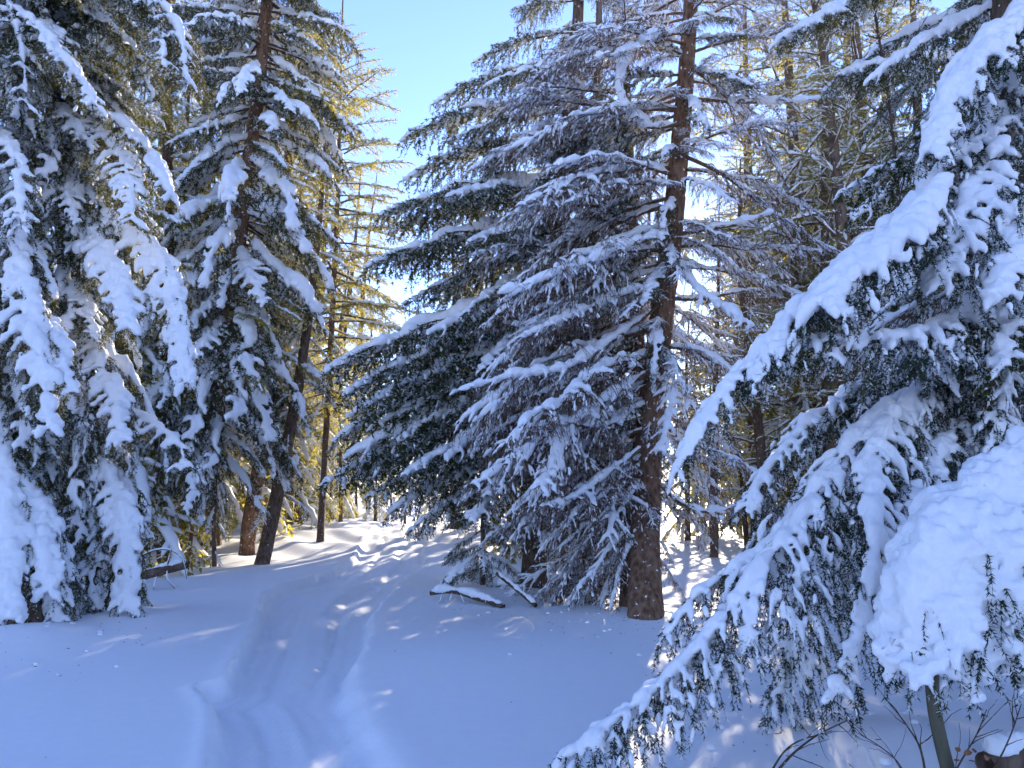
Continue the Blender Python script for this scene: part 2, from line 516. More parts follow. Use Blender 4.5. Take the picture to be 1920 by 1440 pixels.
_rg = np.random.default_rng(5)
_wv = [(_rg.uniform(0.15, 1.2), _rg.uniform(0, 6.28), _rg.uniform(0, 6.28)) for _ in range(14)]
def wavy(x, y):
    z = 0
    for f, a, ph in _wv:
        z = z + np.sin(f * (x * math.cos(a) + y * math.sin(a)) + ph) / (1 + 4 * f)
    return z

MOUNDS = []      # (x, y, height, radius)
def m_add(px, py, h, r):
    g = G(px, py); MOUNDS.append((g[0], g[1], h, r))
m_add(30, 1215, 0.22, 0.8); m_add(230, 1170, 0.12, 0.8)
m_add(1210, 1165, 0.08, 0.8); m_add(960, 1120, 0.16, 1.1); m_add(1110, 1150, 0.1, 0.9)
for q_ in [(420, 1050), (540, 1035), (600, 1020), (640, 1008), (350, 1030), (700, 990), (300, 1040)]:
    m_add(q_[0], q_[1], 0.16, 0.9)
m_add(1600, 1400, 0.12, 0.8); m_add(1850, 1430, 0.15, 0.7)

def height(x, y):
    x = np.asarray(x, float); y = np.asarray(y, float)
    z = 0.07 * wavy(x, y) * smooth(2, 12, y)
    z = z + 0.5 * smooth(30, 70, y) + 0.42 * smooth(19, 28, y) * smooth(6, -3, x)
    for mx, my, mh, mr in MOUNDS:
        z = z + mh * np.exp(-((x - mx) ** 2 + (y - my) ** 2) / (mr * mr))
    far = smooth(19, 24, y)
    z = z + far * 0.06 * (np.sin(x * 2.1 + np.sin(y * 1.3)) * np.sin(y * 1.7 + 1) + 0.6 * np.sin(x * 4.3 + y * 2.9))
    return z

def trench(x, y):
    """depth of the trodden track and a 0..1 mask"""
    jl = 0.04 * np.sin(y * 1.3 + 1) + 0.012 * np.sin(y * 5.7) + 0.008 * np.sin(y * 14.3 + 2) + 0.22 * np.exp(-((y - 6.75) / 0.28) ** 2) * -1
    jr = 0.04 * np.sin(y * 1.2 + 4) + 0.012 * np.sin(y * 6.1 + 1) + 0.008 * np.sin(y * 13.1)
    xl = edge(LE, y) + jl; xr = edge(RE, y) + jr
    w = xr - xl
    t = (x - xl) / w
    dl = (x - xl); dr = (xr - x)
    lipL = smooth(-0.01, 0.055, dl); lipR = smooth(-0.02, 0.30 - 0.2 * smooth(6, 8.5, y), dr)
    m = lipL * lipR
    depth = 0.16 + 0.02 * np.sin(y * 0.9)
    wob = 0.5 * np.sin(y * 0.8) + 0.25 * np.sin(y * 1.9 + 1)
    ruts = 0.018 * np.sin(t * 8.5 + wob + 0.5) + 0.010 * np.sin(t * 23 + 1.6 * wob) + 0.006 * np.sin(t * 47 + 3 * wob) + 0.010 * np.sin(y * 3.1 + t * 5) * np.sin(t * 6)
    ruts = ruts + 0.006 * np.sin(y * 9 + 7 * t) * np.sin(x * 8 + y) + 0.075 * np.exp(-np.abs((t - 0.66 - 0.03 * wob) / 0.05)) * smooth(6, 9, y) - 0.03 * np.exp(-np.abs((t - 0.57 - 0.03 * wob) / 0.04)) * smooth(6, 9, y) + 0.05 * np.exp(-np.abs((t - 0.3 + 0.02 * wob) / 0.05)) + 0.035 * np.exp(-np.abs((t - 0.12 + 0.02 * wob) / 0.04))
    fade = 1 - 0.25 * smooth(14, 30, y)
    z = -m * fade * (depth + ruts)
    z = z + 0.025 * np.exp(-((dl + 0.06) / 0.08) ** 2) + 0.02 * np.exp(-((dr + 0.12) / 0.15) ** 2)
    return z, (dl > -0.02) & (dr > -0.03)

def axis(parts):
    out = []
    for a, b, s in parts:
        out.append(np.arange(a, b, s))
    return np.concatenate(out + [[parts[-1][1]]])
GX = axis([(-400, -60, 34), (-60, -20, 2.0), (-20, -8, 0.4), (-8, -4.2, 0.12), (-4.2, 0.5, 0.042), (0.5, 5, 0.1), (5, 14, 0.3), (14, 60, 2.0), (60, 400, 34)])
GY = axis([(-60, 0, 6), (0, 4, 0.25), (4, 12, 0.055), (12, 20, 0.08), (20, 32, 0.14), (32, 60, 0.6), (60, 140, 8), (140, 600, 46)])
XX, YY = np.meshgrid(GX, GY)
TZ, TM = trench(XX, YY)
TM = TM & (YY < 60) & (YY > -20)
ZZ = height(XX, YY) + np.where(YY < 60, TZ, 0)
def ground_z(x, y):
    return float(height(x, y))

def GH(px, py, up=0.0):
    """photo pixel -> point on the snow surface"""
    z = 0.0
    for _ in range(6):
        p = G(px, py, z); z = ground_z(p[0], p[1])
    return p + np.array((0, 0, up))

nx, ny = len(GX), len(GY)
gid = np.arange(nx * ny).reshape(ny, nx)
quads = np.stack((gid[:-1, :-1], gid[:-1, 1:], gid[1:, 1:], gid[1:, :-1]), axis=-1).reshape(-1, 4)
gv = np.stack((XX, YY, ZZ), axis=-1).reshape(-1, 3)
dzx = np.gradient(ZZ, GX, axis=1); dzy = np.gradient(ZZ, GY, axis=0)
gn = norm(np.stack((-dzx, -dzy, np.ones_like(ZZ)), axis=-1)).reshape(-1, 3)
fm = TM[:-1, :-1].ravel() & TM[1:, 1:].ravel()
def ground_part(name, sel, mat):
    qs = quads[sel]
    used, inv = np.unique(qs, return_inverse=True)
    mb = MB(); mb.add(gv[used], inv.reshape(-1, 4))
    me = mb.mesh(name, mat)
    me.normals_split_custom_set_from_vertices([tuple(n) for n in gn[used]])
    o = link(name, me); o['kind'] = 'structure'
    return o
gr = ground_part('snow_ground', ~fm, M_GROUND)
tr = ground_part('path', fm, M_TRACK)

# ------------------------------------------------------------------ limb prototypes (shared by the middle-distance trees)
def proto(L, e0, e1, seed, m_wood, m_needle, voxel=0.02, **kw):
    sp = spine_proto(L, e0, e1, 18, seed)
    w, n, s = bough(sp, seed, **kw)
    return Proto(w, n, s, sp[-1], voxel, m_wood, m_needle, kw.get('it', 5))

GREEN = dict(rad=0.03, sec=0.07, lsec=0.62, gsec=0.5, ter=0.06, lter=0.46, gter=1.8, ndens=75, nlen=0.048, nw=0.015, K3=3,
             snow=(0.088, 0.054, 0.02), cover=(1.0, 0.78, 0.16), droop=1.1, gaps=0.15)
G2 = {**GREEN, 'snow': (0.07, 0.046, 0.02), 'cover': (1.0, 0.7, 0.2)}
S_PR = [proto(2.2, 8, -18, 11, M_TWIG, M_NEEDLE, 0.022, **GREEN), proto(2.2, -2, -30, 12, M_TWIG, M_NEEDLE, 0.022, **G2), proto(2.2, -10, -26, 17, M_TWIG, M_NEEDLE, 0.022, **GREEN),
        proto(2.2, -18, -34, 13, M_TWIG, M_NEEDLE, 0.022, **G2), proto(2.2, -30, -50, 14, M_TWIG, M_NEEDLE, 0.022, **GREEN),
        proto(2.2, -45, -70, 15, M_TWIG, M_NEEDLE, 0.022, **{**GREEN, 'snow': (0.07, 0.05, 0.02)})]
HEAVY = dict(rad=0.025, sec=0.075, lsec=0.42, gsec=0.8, ter=0.055, lter=0.28, gter=1.6, ndens=80, nlen=0.045, nw=0.014, K3=3,
             snow=(0.075, 0.05, 0.022), cover=(1.0, 0.8, 0.2), droop=1.0, gaps=0.2)
H_PR = [proto(1.5, -5, -55, 21, M_TWIG, M_NEEDLE, 0.022, **HEAVY), proto(1.5, -25, -75, 22, M_TWIG, M_NEEDLE, 0.022, **HEAVY),
        proto(1.5, -50, -85, 23, M_TWIG, M_NEEDLE, 0.022, **HEAVY), proto(1.5, -35, -80, 24, M_TWIG, M_NEEDLE, 0.022, **{**HEAVY, 'cover': (1, .5, .12)})]
BARE = dict(rad=0.032, sec=0.085, lsec=0.85, gsec=0.5, ang=(22, 75), ter=0.055, lter=0.42, gter=1.5, ndens=26, nlen=0.04, nw=0.008, K3=4,
            snow=(0.055, 0.034, 0.016), cover=(1.0, 0.85, 0.5), twig_r=0.0055, droop=0.9, n0=0.1, gaps=0.1, prof=(0.5, 1.0, 0.4))
def bproto(L, e0, e1, seed):
    sp = spine_proto(L, e0, e1, 18, seed, 0.09)
    sp[:, 2] += np.interp(np.arange(18), np.arange(0, 18, 3), np.random.default_rng(seed).normal(0, 0.05, 6))
    sp -= sp[0]
    w, n, s_ = bough(sp, seed, **BARE)
    return Proto(w, n, s_, sp[-1], 0.014, M_TWIG_BROWN, M_NEEDLE_DEAD)
B_PR = [bproto(2.6, 14, -12, 31), bproto(2.6, -2, -28, 32), bproto(2.6, -16, -30, 35), bproto(2.6, -20, -44, 33), bproto(2.6, -38, -65, 34)]
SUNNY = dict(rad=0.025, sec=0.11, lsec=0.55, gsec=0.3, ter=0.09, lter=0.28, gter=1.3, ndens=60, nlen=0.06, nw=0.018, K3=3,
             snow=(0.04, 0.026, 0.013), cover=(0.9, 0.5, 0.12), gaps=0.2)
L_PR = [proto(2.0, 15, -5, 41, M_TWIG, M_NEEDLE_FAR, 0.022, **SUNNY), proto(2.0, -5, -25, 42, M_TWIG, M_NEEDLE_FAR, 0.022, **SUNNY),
        proto(2.0, -25, -50, 43, M_TWIG, M_NEEDLE_FAR, 0.022, **SUNNY)]

def at_height(pts, z):
    o = np.argsort(pts[:, 2])
    return np.array((np.interp(z, pts[o, 2], pts[o, 0]), np.interp(z, pts[o, 2], pts[o, 1]), z))

def make_tree(name, label, pts, radii, mat, seed, cat='tree', group=None, sides=14, n=60, bumps=0.06):
    pts = np.asarray(pts, float)
    gz = ground_z(pts[0, 0], pts[0, 1])
    pts[0, 2] = gz
    root = thing(name, label, cat, pts[0], group)
    p2 = np.vstack((pts[0] + (pts[0] - pts[1]) / np.linalg.norm(pts[0] - pts[1]) * 0.35, pts))
    mb = trunk_mesh(p2 - pts[0], [radii[0]] + list(radii), mat, seed, sides, n, bumps=bumps)
    link('trunk', mb.mesh('trunk', mat), root)
    return root, resample(pts, 80)

def dress(root, axis_pts, protos, z0, z1, rmax, count, seed, slope=(-38, 5), az=None, prof=None, jit=0.25, minlen=0.35):
    """procedural whorls of limbs from height z0 to z1 above the base"""
    rng = random.Random(seed)
    base = np.array(root.location)
    a = rng.uniform(0, 6.28)
    for i in range(count):
        f = (i + rng.uniform(0, 0.9)) / count
        z = base[2] + z0 + (z1 - z0) * f
        a += 2.39996 + rng.uniform(-0.35, 0.35)
        if az is not None:
            lo, hi = az
            a = math.radians(rng.uniform(lo, hi))
        pr_f = (1 - f) ** 0.8 if prof is None else float(np.interp(f, *prof))
        L = max(rmax * pr_f * rng.uniform(1 - jit, 1 + jit * 0.6), minlen)
        el = math.radians(slope[0] + (slope[1] - slope[0]) * f + rng.uniform(-9, 9))
        vec = (L * math.cos(el) * math.cos(a), L * math.cos(el) * math.sin(a), L * math.sin(el))
        pr = pick(protos, vec, rng)
        q, s, _ = aim(pr, vec, math.radians(rng.uniform(-20, 20)))
        put_limb(root, pr, at_height(axis_pts, z), q, s, vary=(rng.choice((-1, 1)) * rng.uniform(0.7, 1.25), rng.uniform(0.85, 1.2)))

def tip_limbs(root, axis_pts, protos, tips, seed, jd=0.6):
    """limbs whose tips were read off the photograph: (tip px, tip py, tip distance, trunk py)"""
    rng = random.Random(seed)
    for px, py, d, bpy_ in tips:
        tip = P(px, py, d)
        ref = axis_pts[np.argmin(np.abs(axis_pts[:, 2] - tip[2]))]
        zb = P(960, bpy_, ref[1])[2]
        b = at_height(axis_pts, zb)
        vec = tip - b
        pr = pick(protos, vec, rng)
        q, s, _ = aim(pr, vec, math.radians(rng.uniform(-8, 8)))
        put_limb(root, pr, b, q, s, vary=(rng.choice((-1, 1)) * rng.uniform(0.75, 1.2), 1.0))

def limb_px(root, px, d, seed, m_wood, m_needle, voxel=0.016, n=22, name='branch', **kw):
    """limb whose axis follows photo pixels at distances d (list or start,end)"""
    k = len(px)
    ds = np.interp(np.linspace(0, 1, k), np.linspace(0, 1, len(d)), d)
    sp = resample(np.array([P(x, y, dd) for (x, y), dd in zip(px, ds)]), n)
    o = sp[0].copy()
    w, nd, s = bough(sp - o, seed, **kw)
    pr = Proto(w, nd, s, sp[-1] - o, voxel, m_wood, m_needle, kw.get('it', 5))
    return put_limb(root, pr, o, name=name)

# ------------------------------------------------------------------ the dark green spruce in the middle
C_D = 14.0
root, ax = make_tree('spruce_tree', 'tall dark green spruce left of the brown trunk, boughs reaching over the path', 
                     [G(1000, 1112), P(1010, 900, C_D), P(1035, 600, C_D), P(1065, 250, C_D), P(1085, 0, C_D), P(1090, -420, C_D + .2)],
                     [0.21, 0.18, 0.15, 0.11, 0.08, 0.02], M_BARK, 101)
tip_limbs(root, ax, S_PR, [
    (955, 40, 14.0, 0), (890, 105, 13.6, 60), (812, 178, 13.6, 120), (905, 165, 13, 130), (742, 242, 13.8, 195), (850, 250, 13.0, 210), (752, 322, 13.6, 260), (880, 320, 12.9, 270),
    (706, 408, 13.8, 340), (800, 400, 12.9, 350), (735, 432, 14.4, 380), (682, 505, 13.7, 420), (740, 500, 14.3, 440), (830, 480, 12.7, 430), (760, 560, 13.2, 470),
    (603, 703, 13.6, 560), (700, 660, 14.3, 560), (770, 640, 12.9, 560), (640, 780, 14.2, 640), (606, 905, 13.2, 740), (700, 800, 12.8, 680), (650, 860, 14, 720),
    (690, 930, 13.2, 800), (765, 1000, 13.0, 850), (745, 890, 12.6, 780), (850, 860, 12.4, 720), (830, 980, 12.6, 850), (880, 700, 12.4, 600), (870, 590, 12.4, 490),
    (930, 800, 12.2, 700), (910, 930, 12.2, 820), (940, 620, 12.2, 520), (960, 480, 12.4, 380), (950, 300, 12.6, 220), (980, 180, 12.9, 100), (1010, 760, 12.2, 660),
    (800, 770, 15.0, 650), (840, 560, 15.2, 470), (860, 400, 15, 330), (820, 930, 15.0, 800), (780, 690, 15.3, 600), (730, 720, 14.9, 610), (640, 740, 13.2, 600), (680, 760, 13.0, 640), (620, 830, 13.8, 690), (670, 900, 13.6, 760), (720, 960, 13.8, 830), (790, 870, 12.6, 740), (735, 830, 13.2, 710)], 3)
dress(root, ax, S_PR, 1.5, 12.5, 3.0, 34, 77, az=(-70, 120))
dress(root, ax, S_PR, 11.0, 17.0, 1.9, 20, 78)

# ------------------------------------------------------------------ the half-dead spruce with the reddish trunk
D_D = 11.1
D_root, D_ax = make_tree('half_dead_spruce', 'half-dead spruce with thick reddish-brown trunk and bare snow-lined branches',
                     [G(1210, 1168), P(1212, 900, D_D), P(1240, 600, D_D), P(1268, 350, D_D), P(1292, 60, D_D), P(1310, -250, D_D)],
                     [0.215, 0.18, 0.155, 0.13, 0.105, 0.07], M_BARK_RED, 102, sides=30, n=190, bumps=0.075)
def bare(root, px, d, seed, snow=(0.05, 0.026, 0.011), lsec=0.7, **kw):
    k = dict(BARE); k.update(snow=snow, lsec=lsec); k.update(kw)
    limb_px(root, px, d, seed, M_TWIG_BROWN, M_NEEDLE_DEAD, 0.014, **k)
bare(D_root, [(1262, 432), (1180, 460), (1080, 500), (930, 552)], (11.0, 9.4), 1, snow=(0.085, 0.035, 0.014), sec=0.13, ter=0.09)
bare(D_root, [(1240, 570), (1150, 635), (1060, 690), (960, 705), (850, 735)], (11.0, 9.5), 2, snow=(0.07, 0.034, 0.014), sec=0.13, ter=0.09)
bare(D_root, [(1280, 232), (1215, 238), (1172, 200), (1160, 140), (1190, 95)], (11.0, 10.2), 3, snow=(0.10, 0.04, 0.014), lsec=0.4, sec=0.13)
bare(D_root, [(1288, 60), (1230, 70), (1170, 100), (1110, 110)], (11.0, 10.0), 4, snow=(0.10, 0.05, 0.014))
bare(D_root, [(1268, 330), (1180, 305), (1100, 298), (1030, 312)], (11.0, 9.8), 5, snow=(0.075, 0.035, 0.012), sec=0.13)
bare(D_root, [(1268, 440), (1340, 428), (1400, 415), (1455, 395)], (11.0, 10.2), 6, snow=(0.065, 0.025, 0.01), lsec=0.4, sec=0.15)
bare(D_root, [(1290, 185), (1400, 192), (1500, 190), (1580, 178)], (11.0, 10.4), 7, snow=(0.065, 0.025, 0.01), lsec=0.5, sec=0.15)
bare(D_root, [(1258, 480), (1310, 545), (1370, 585), (1412, 615)], (10.9, 9.8), 8, snow=(0.085, 0.045, 0.018), lsec=0.45)
bare(D_root, [(1238, 640), (1262, 700), (1258, 770), (1235, 850)], (10.9, 10.2), 9, snow=(0.06, 0.045, 0.02), lsec=0.5)
bare(D_root, [(1225, 690), (1150, 740), (1070, 800), (1030, 880), (1015, 920)], (10.9, 9.4), 10, snow=(0.075, 0.05, 0.022), lsec=0.6)
bare(D_root, [(1215, 830), (1150, 880), (1080, 930), (1010, 950)], (10.9, 9.6), 11, snow=(0.05, 0.03, 0.013))
bare(D_root, [(1210, 780), (1120, 800), (1040, 790), (1000, 800)], (10.9, 9.5), 12, snow=(0.055, 0.03, 0.013))
bare(D_root, [(1250, 520), (1150, 560), (1050, 600), (960, 640)], (11.0, 9.7), 13, snow=(0.06, 0.03, 0.013))
bare(D_root, [(1218, 930), (1190, 1000), (1165, 1060), (1140, 1160)], (10.8, 10.3), 14, snow=(0.035, 0.015, 0.008), lsec=0.3)
bare(D_root, [(1222, 985), (1215, 1040), (1208, 1100), (1222, 1160)], (10.8, 10.3), 15, snow=(0.03, 0.012, 0.006), lsec=0.2)
bare(D_root, [(1240, 915), (1290, 950), (1340, 960), (1400, 940)], (10.9, 10.4), 16, lsec=0.4)
bare(D_root, [(1278, 290), (1360, 330), (1450, 400), (1560, 470), (1620, 470)], (11.0, 10.6), 17, snow=(0.045, 0.022, 0.01))
bare(D_root, [(1290, 120), (1350, 170), (1420, 250), (1470, 330)], (11.0, 10.5), 18, snow=(0.05, 0.022, 0.01))
bare(D_root, [(1255, 560), (1320, 560), (1400, 545), (1470, 560)], (11.0, 10.8), 19, lsec=0.5)
bare(D_root, [(1240, 650), (1300, 655), (1350, 680), (1380, 700)], (11.0, 10.6), 20, lsec=0.4)
dress(D_root, D_ax, B_PR, 0.9, 3.0, 1.9, 16, 81, slope=(-42, -28), az=(120, 222), prof=([0, 1], [0.9, 1.0]))
dress(D_root, D_ax, B_PR, 2.6, 10.5, 2.9, 36, 82, slope=(-26, -4), az=(105, 222), prof=([0, 0.5, 1], [1.0, 0.95, 0.6]))
dress(D_root, D_ax, H_PR + S_PR[3:5], 2.4, 8.5, 1.7, 14, 83, slope=(-40, -18), az=(165, 212), prof=([0, 1], [1.0, 0.8]))
dress(D_root, D_ax, B_PR, 2.0, 11.0, 2.2, 18, 183, slope=(-30, 10), az=(-38, 60), prof=([0, 1], [1.0, 0.8]))

dress(D_root, D_ax, B_PR, 0.5, 9.5, 0.75, 34, 184, slope=(-40, 5), prof=([0, 1], [0.9, 0.9]), jit=0.5, minlen=0.2)

dress(D_root, D_ax, H_PR[:3] + S_PR[3:5], 3.2, 10.0, 1.25, 15, 186, slope=(-50, -20), az=(215, 330), prof=([0, 1], [0.8, 1.0]), jit=0.4)
dress(D_root, D_ax, B_PR, 1.6, 9.5, 1.35, 20, 185, slope=(-45, -10), az=(205, 335), prof=([0, 1], [0.9, 0.9]), jit=0.5)

r2, a2 = make_tree('dead_spruce', 'slim dark dead spruce close behind the reddish-brown trunk, on its left',
                   [G(1180, 1150), P(1188, 900, 11.9), P(1196, 700, 11.9), P(1180, 300, 12.0), P(1170, 0, 12.0)], [0.13, 0.115, 0.10, 0.07, 0.03], M_BARK, 103)
dress(r2, a2, B_PR, 0.6, 2.4, 1.8, 16, 84, slope=(-45, -30), az=(150, 270), prof=([0, 1], [1, 1]))
dress(r2, a2, B_PR, 2.0, 9.5, 2.6, 28, 85, slope=(-30, -5), az=(130, 260), prof=([0, 0.6, 1], [1, 1.0, 0.6]))

r3, a3 = make_tree('bare_spruce', 'spruce with dark trunk among bare twigs, between the green spruce and the reddish trunk',
                   [G(1105, 1125), P(1100, 900, 13.0), P(1110, 600, 13.0), P(1120, 250, 13.0), P(1125, -100, 13.0)], [0.14, 0.12, 0.11, 0.08, 0.03], M_BARK, 104)
dress(r3, a3, B_PR, 0.6, 6.5, 2.5, 34, 86, slope=(-40, -10), prof=([0, 1], [0.9, 0.9]))
dress(r3, a3, H_PR + S_PR[3:5], 1.5, 8.5, 1.9, 34, 88, slope=(-50, -25), az=(180, 300), prof=([0, 1], [0.9, 0.9]))
dress(r3, a3, S_PR, 6.0, 12.0, 1.8, 26, 87)

ry, ay = make_tree('young_spruce', 'young snow-dusted spruce with drooping boughs at the foot of the dark green spruce',
                   [G(905, 1108), P(905, 1000, 13.0), P(908, 860, 13.0)], [0.04, 0.03, 0.01], M_BARK, 105, n=24)
dress(ry, ay, H_PR + S_PR[3:4], 0.25, 2.3, 1.25, 26, 89, slope=(-38, -10))

LEFT = dict(rad=0.024, sec=0.065, lsec=0.5, gsec=0.8, ter=0.055, lter=0.32, gter=1.6, ndens=95, nlen=0.036, nw=0.0115, prof=(0.5, 1.0, 0.5), K3=3,
            snow=(0.07, 0.046, 0.020), cover=(1.0, 0.75, 0.25), droop=1.0, side_hint=(1, 0.25, 0), gaps=0.15, it=3)
def left(root, px, d, seed, voxel=0.02, **kw):
    k = dict(LEFT); k.update(kw)
    return limb_px(root, px, d, seed, M_TWIG, M_NEEDLE, voxel, **k)

# ------------------------------------------------------------------ right foreground spruce
E_root, E_ax = make_tree('foreground_spruce', 'big spruce at the right edge, near boughs bent under thick snow',
                     [np.array((4.15, 5.9, 0)), np.array((4.2, 5.9, 3)), np.array((4.2, 5.9, 7)), np.array((4.2, 5.9, 13))], [0.2, 0.17, 0.12, 0.03], M_BARK, 106)
NEAR = dict(rad=0.022, sec=0.042, lsec=0.40, gsec=0.9, ter=0.034, lter=0.34, gter=2.0, ndens=215, nlen=0.025, nw=0.0072, prof=(0.6, 1.0, 0.35), K3=4,
            snow=(0.045, 0.026, 0.012), cover=(1.0, 0.6, 0.34), droop=1.1, twig_r=0.003, it=2, gaps=0.14)
def near(root, px, d, seed, voxel=0.012, **kw):
    k = dict(NEAR); k.update(kw)
    return limb_px(root, px, d, seed, M_TWIG, M_NEEDLE_NEAR, voxel, **k)
near(E_root, [(1990, -60), (1900, 40), (1830, 110), (1775, 190), (1745, 290)], (5.6, 4.9), 201, snow=(0.085, 0.055, 0.022), cover=(1, 0.95, 0.3), lsec=0.5, voxel=0.014, gsec=1.5)
near(E_root, [(1985, 170), (1880, 240), (1790, 300), (1700, 395), (1600, 490), (1520, 560), (1440, 640), (1370, 720), (1310, 800), (1268, 890)], (5.7, 4.8, 4.4), 202,
     snow=(0.06, 0.034, 0.016), cover=(1, 0.85, 0.3), lsec=0.46, n=34, voxel=0.013, gsec=1.4)
near(E_root, [(1790, 330), (1720, 400), (1640, 470), (1570, 520), (1535, 575)], (4.85, 4.4), 203, snow=(0.09, 0.062, 0.022), cover=(1, 1, 0.25), lsec=0.5, voxel=0.014, gsec=1.6, sec=0.04, prof=(0.7, 1, 0.5))
near(E_root, [(1900, 250), (1840, 330), (1790, 430), (1760, 540)], (5.3, 4.7), 214, snow=(0.06, 0.04, 0.018), cover=(1, .7, 0.3), lsec=0.5, gsec=1.3)
near(E_root, [(1960, 330), (1880, 470), (1800, 600), (1760, 720)], (5.6, 5.1), 215, snow=(0.05, 0.035, 0.016), cover=(1, .6, 0.25), lsec=0.6, gsec=1.2)
near(E_root, [(1990, 420), (1930, 560), (1890, 700), (1870, 850)], (5.5, 4.9), 216, snow=(0.05, 0.035, 0.016), cover=(1, .5, 0.25), lsec=0.6, gsec=1.2, side_hint=(1, .2, 0))
near(E_root, [(1990, 380), (1930, 420), (1890, 480), (1870, 560)], (5.2, 4.5), 217, snow=(0.10, 0.075, 0.03), cover=(1, 1, 0.3), lsec=0.35, gsec=1.2)
near(E_root, [(1975, 480), (1880, 560), (1780, 605), (1680, 640), (1560, 640), (1450, 660), (1400, 720)], (5.6, 4.7, 4.5), 204, snow=(0.055, 0.036, 0.016), lsec=0.40, n=28, gsec=1.3)
near(E_root, [(1965, 620), (1800, 680), (1700, 740), (1640, 790), (1560, 880), (1470, 995), (1380, 1065), (1300, 1120), (1250, 1200)], (5.8, 4.9, 4.6), 205,
     snow=(0.05, 0.028, 0.016), lsec=0.45, n=32, gsec=1.2, cover=(1, .7, .55))
near(E_root, [(1965, 630), (1790, 690), (1660, 780), (1560, 900), (1440, 1050), (1330, 1190), (1230, 1290), (1140, 1360), (1050, 1425)], (5.8, 4.6, 4.15), 206,
     snow=(0.045, 0.026, 0.017), cover=(1, 0.7, 0.7), lsec=0.55, lter=0.42, n=36, prof=(0.4, 1.0, 0.4), gsec=1.5)
near(E_root, [(1960, 640), (1760, 730), (1660, 800), (1640, 920), (1640, 1030), (1625, 1150), (1585, 1260), (1555, 1330)], (5.8, 4.4, 4.0), 207,
     snow=(0.055, 0.034, 0.016), cover=(1, 0.8, 0.4), lsec=0.36, n=30, side_hint=(1, 0.2, 0))
near(E_root, [(1970, 330), (1900, 430), (1850, 520), (1840, 640)], (5.7, 5.0), 208, snow=(0.09, 0.06, 0.025), lsec=0.4)
near(E_root, [(1975, 560), (1880, 700), (1840, 800), (1800, 900)], (5.8, 5.0), 209, snow=(0.05, 0.03, 0.015), lsec=0.45, side_hint=(1, 0.3, 0))
near(E_root, [(1975, 640), (1830, 760), (1740, 880), (1690, 960)], (5.7, 4.6), 210, snow=(0.09, 0.05, 0.02), lsec=0.35)
near(E_root, [(1970, 700), (1800, 820), (1600, 1000), (1520, 1150), (1460, 1330)], (5.9, 5.3), 211, snow=(0.045, 0.03, 0.018), lsec=0.6, side_hint=(1, 0.3, 0), cover=(1, .6, .6), lter=0.4)
near(E_root, [(1980, 40), (1880, 150), (1850, 260), (1800, 420)], (5.9, 5.5), 212, snow=(0.05, 0.035, 0.018), lsec=0.5)
near(E_root, [(1960, 600), (1780, 640), (1560, 760), (1440, 880), (1400, 960)], (5.9, 5.4), 213, snow=(0.045, 0.03, 0.015), lsec=0.5)
dress(E_root, E_ax, S_PR, 3.4, 11, 2.2, 34, 90, slope=(-35, -5))
dress(E_root, E_ax, B_PR, 0.8, 3.6, 1.6, 18, 91, slope=(-35, -20), az=(90, 250), prof=([0, 1], [1, 1]))

# the small tree buried under a hood of snow
F_root, F_ax = make_tree('snow_hooded_sapling', 'small bent spruce under a huge smooth hood of snow at the lower right',
                     [np.array((2.08, 3.75, 0)), P(1752, 1330, 3.75), P(1765, 1200, 3.8), P(1860, 970, 3.85), P(1985, 850, 3.9)], [0.032, 0.03, 0.026, 0.02, 0.012], M_YOUNG, 107, n=40, bumps=0.04)
HOOD = dict(NEAR); HOOD.update(snow=(0.12, 0.078, 0.036), cover=(1, 1, 0.6), lsec=0.27, ang=(35, 70), gsec=0.9, sec=0.045, ter=0.045, gaps=0.0)
hood = MB()
for k, (pxs, ds) in enumerate([
        ([(1985, 850), (1880, 880), (1780, 980), (1710, 1090), (1672, 1190), (1660, 1250)], (3.9, 3.75, 3.7)),
        ([(1985, 850), (1860, 920), (1770, 1040), (1715, 1150), (1690, 1260)], (3.9, 3.65, 3.6)),
        ([(1985, 850), (1890, 930), (1815, 1060), (1765, 1180), (1735, 1275)], (3.9, 3.6, 3.5)),
        ([(1985, 850), (1920, 930), (1855, 1060), (1810, 1180), (1785, 1280)], (3.9, 3.58, 3.5)),
        ([(1985, 850), (1930, 960), (1890, 1080), (1862, 1190), (1845, 1270)], (3.9, 3.6, 3.5)),
        ([(1985, 850), (1960, 960), (1930, 1080), (1905, 1190), (1890, 1250)], (3.9, 3.62, 3.52)),
        ([(1985, 850), (1985, 960), (1975, 1080), (1950, 1190), (1935, 1235)], (3.9, 3.65, 3.55)),
        ([(1985, 850), (2010, 930), (2030, 1050), (2030, 1170)], (3.9, 3.75, 3.65)),
        ([(1985, 850), (2040, 900), (2080, 1000), (2090, 1150)], (3.9, 3.9, 3.8))]):
    dd = np.interp(np.linspace(0, 1, len(pxs)), np.linspace(0, 1, len(ds)), ds)
    sp = resample(np.array([P(x, y, d) for (x, y), d in zip(pxs, dd)]), 24)
    o = sp[0].copy()
    w, nd, sn = bough(sp - o, 221 + k, **HOOD)
    M4 = np.eye(4); M4[:3, 3] = o - np.array(F_root.location)
    sn.transformed_into(hood, M4)
    put_limb(F_root, Proto(w, nd, MB(), sp[-1] - o, 0.02, M_TWIG, M_NEEDLE_NEAR), o)
hs = link('snow_hood', remeshed(hood, 0.014, M_SNOW, 'snow_hood', 2, 0.16), F_root)
hs['kind'] = 'stuff'

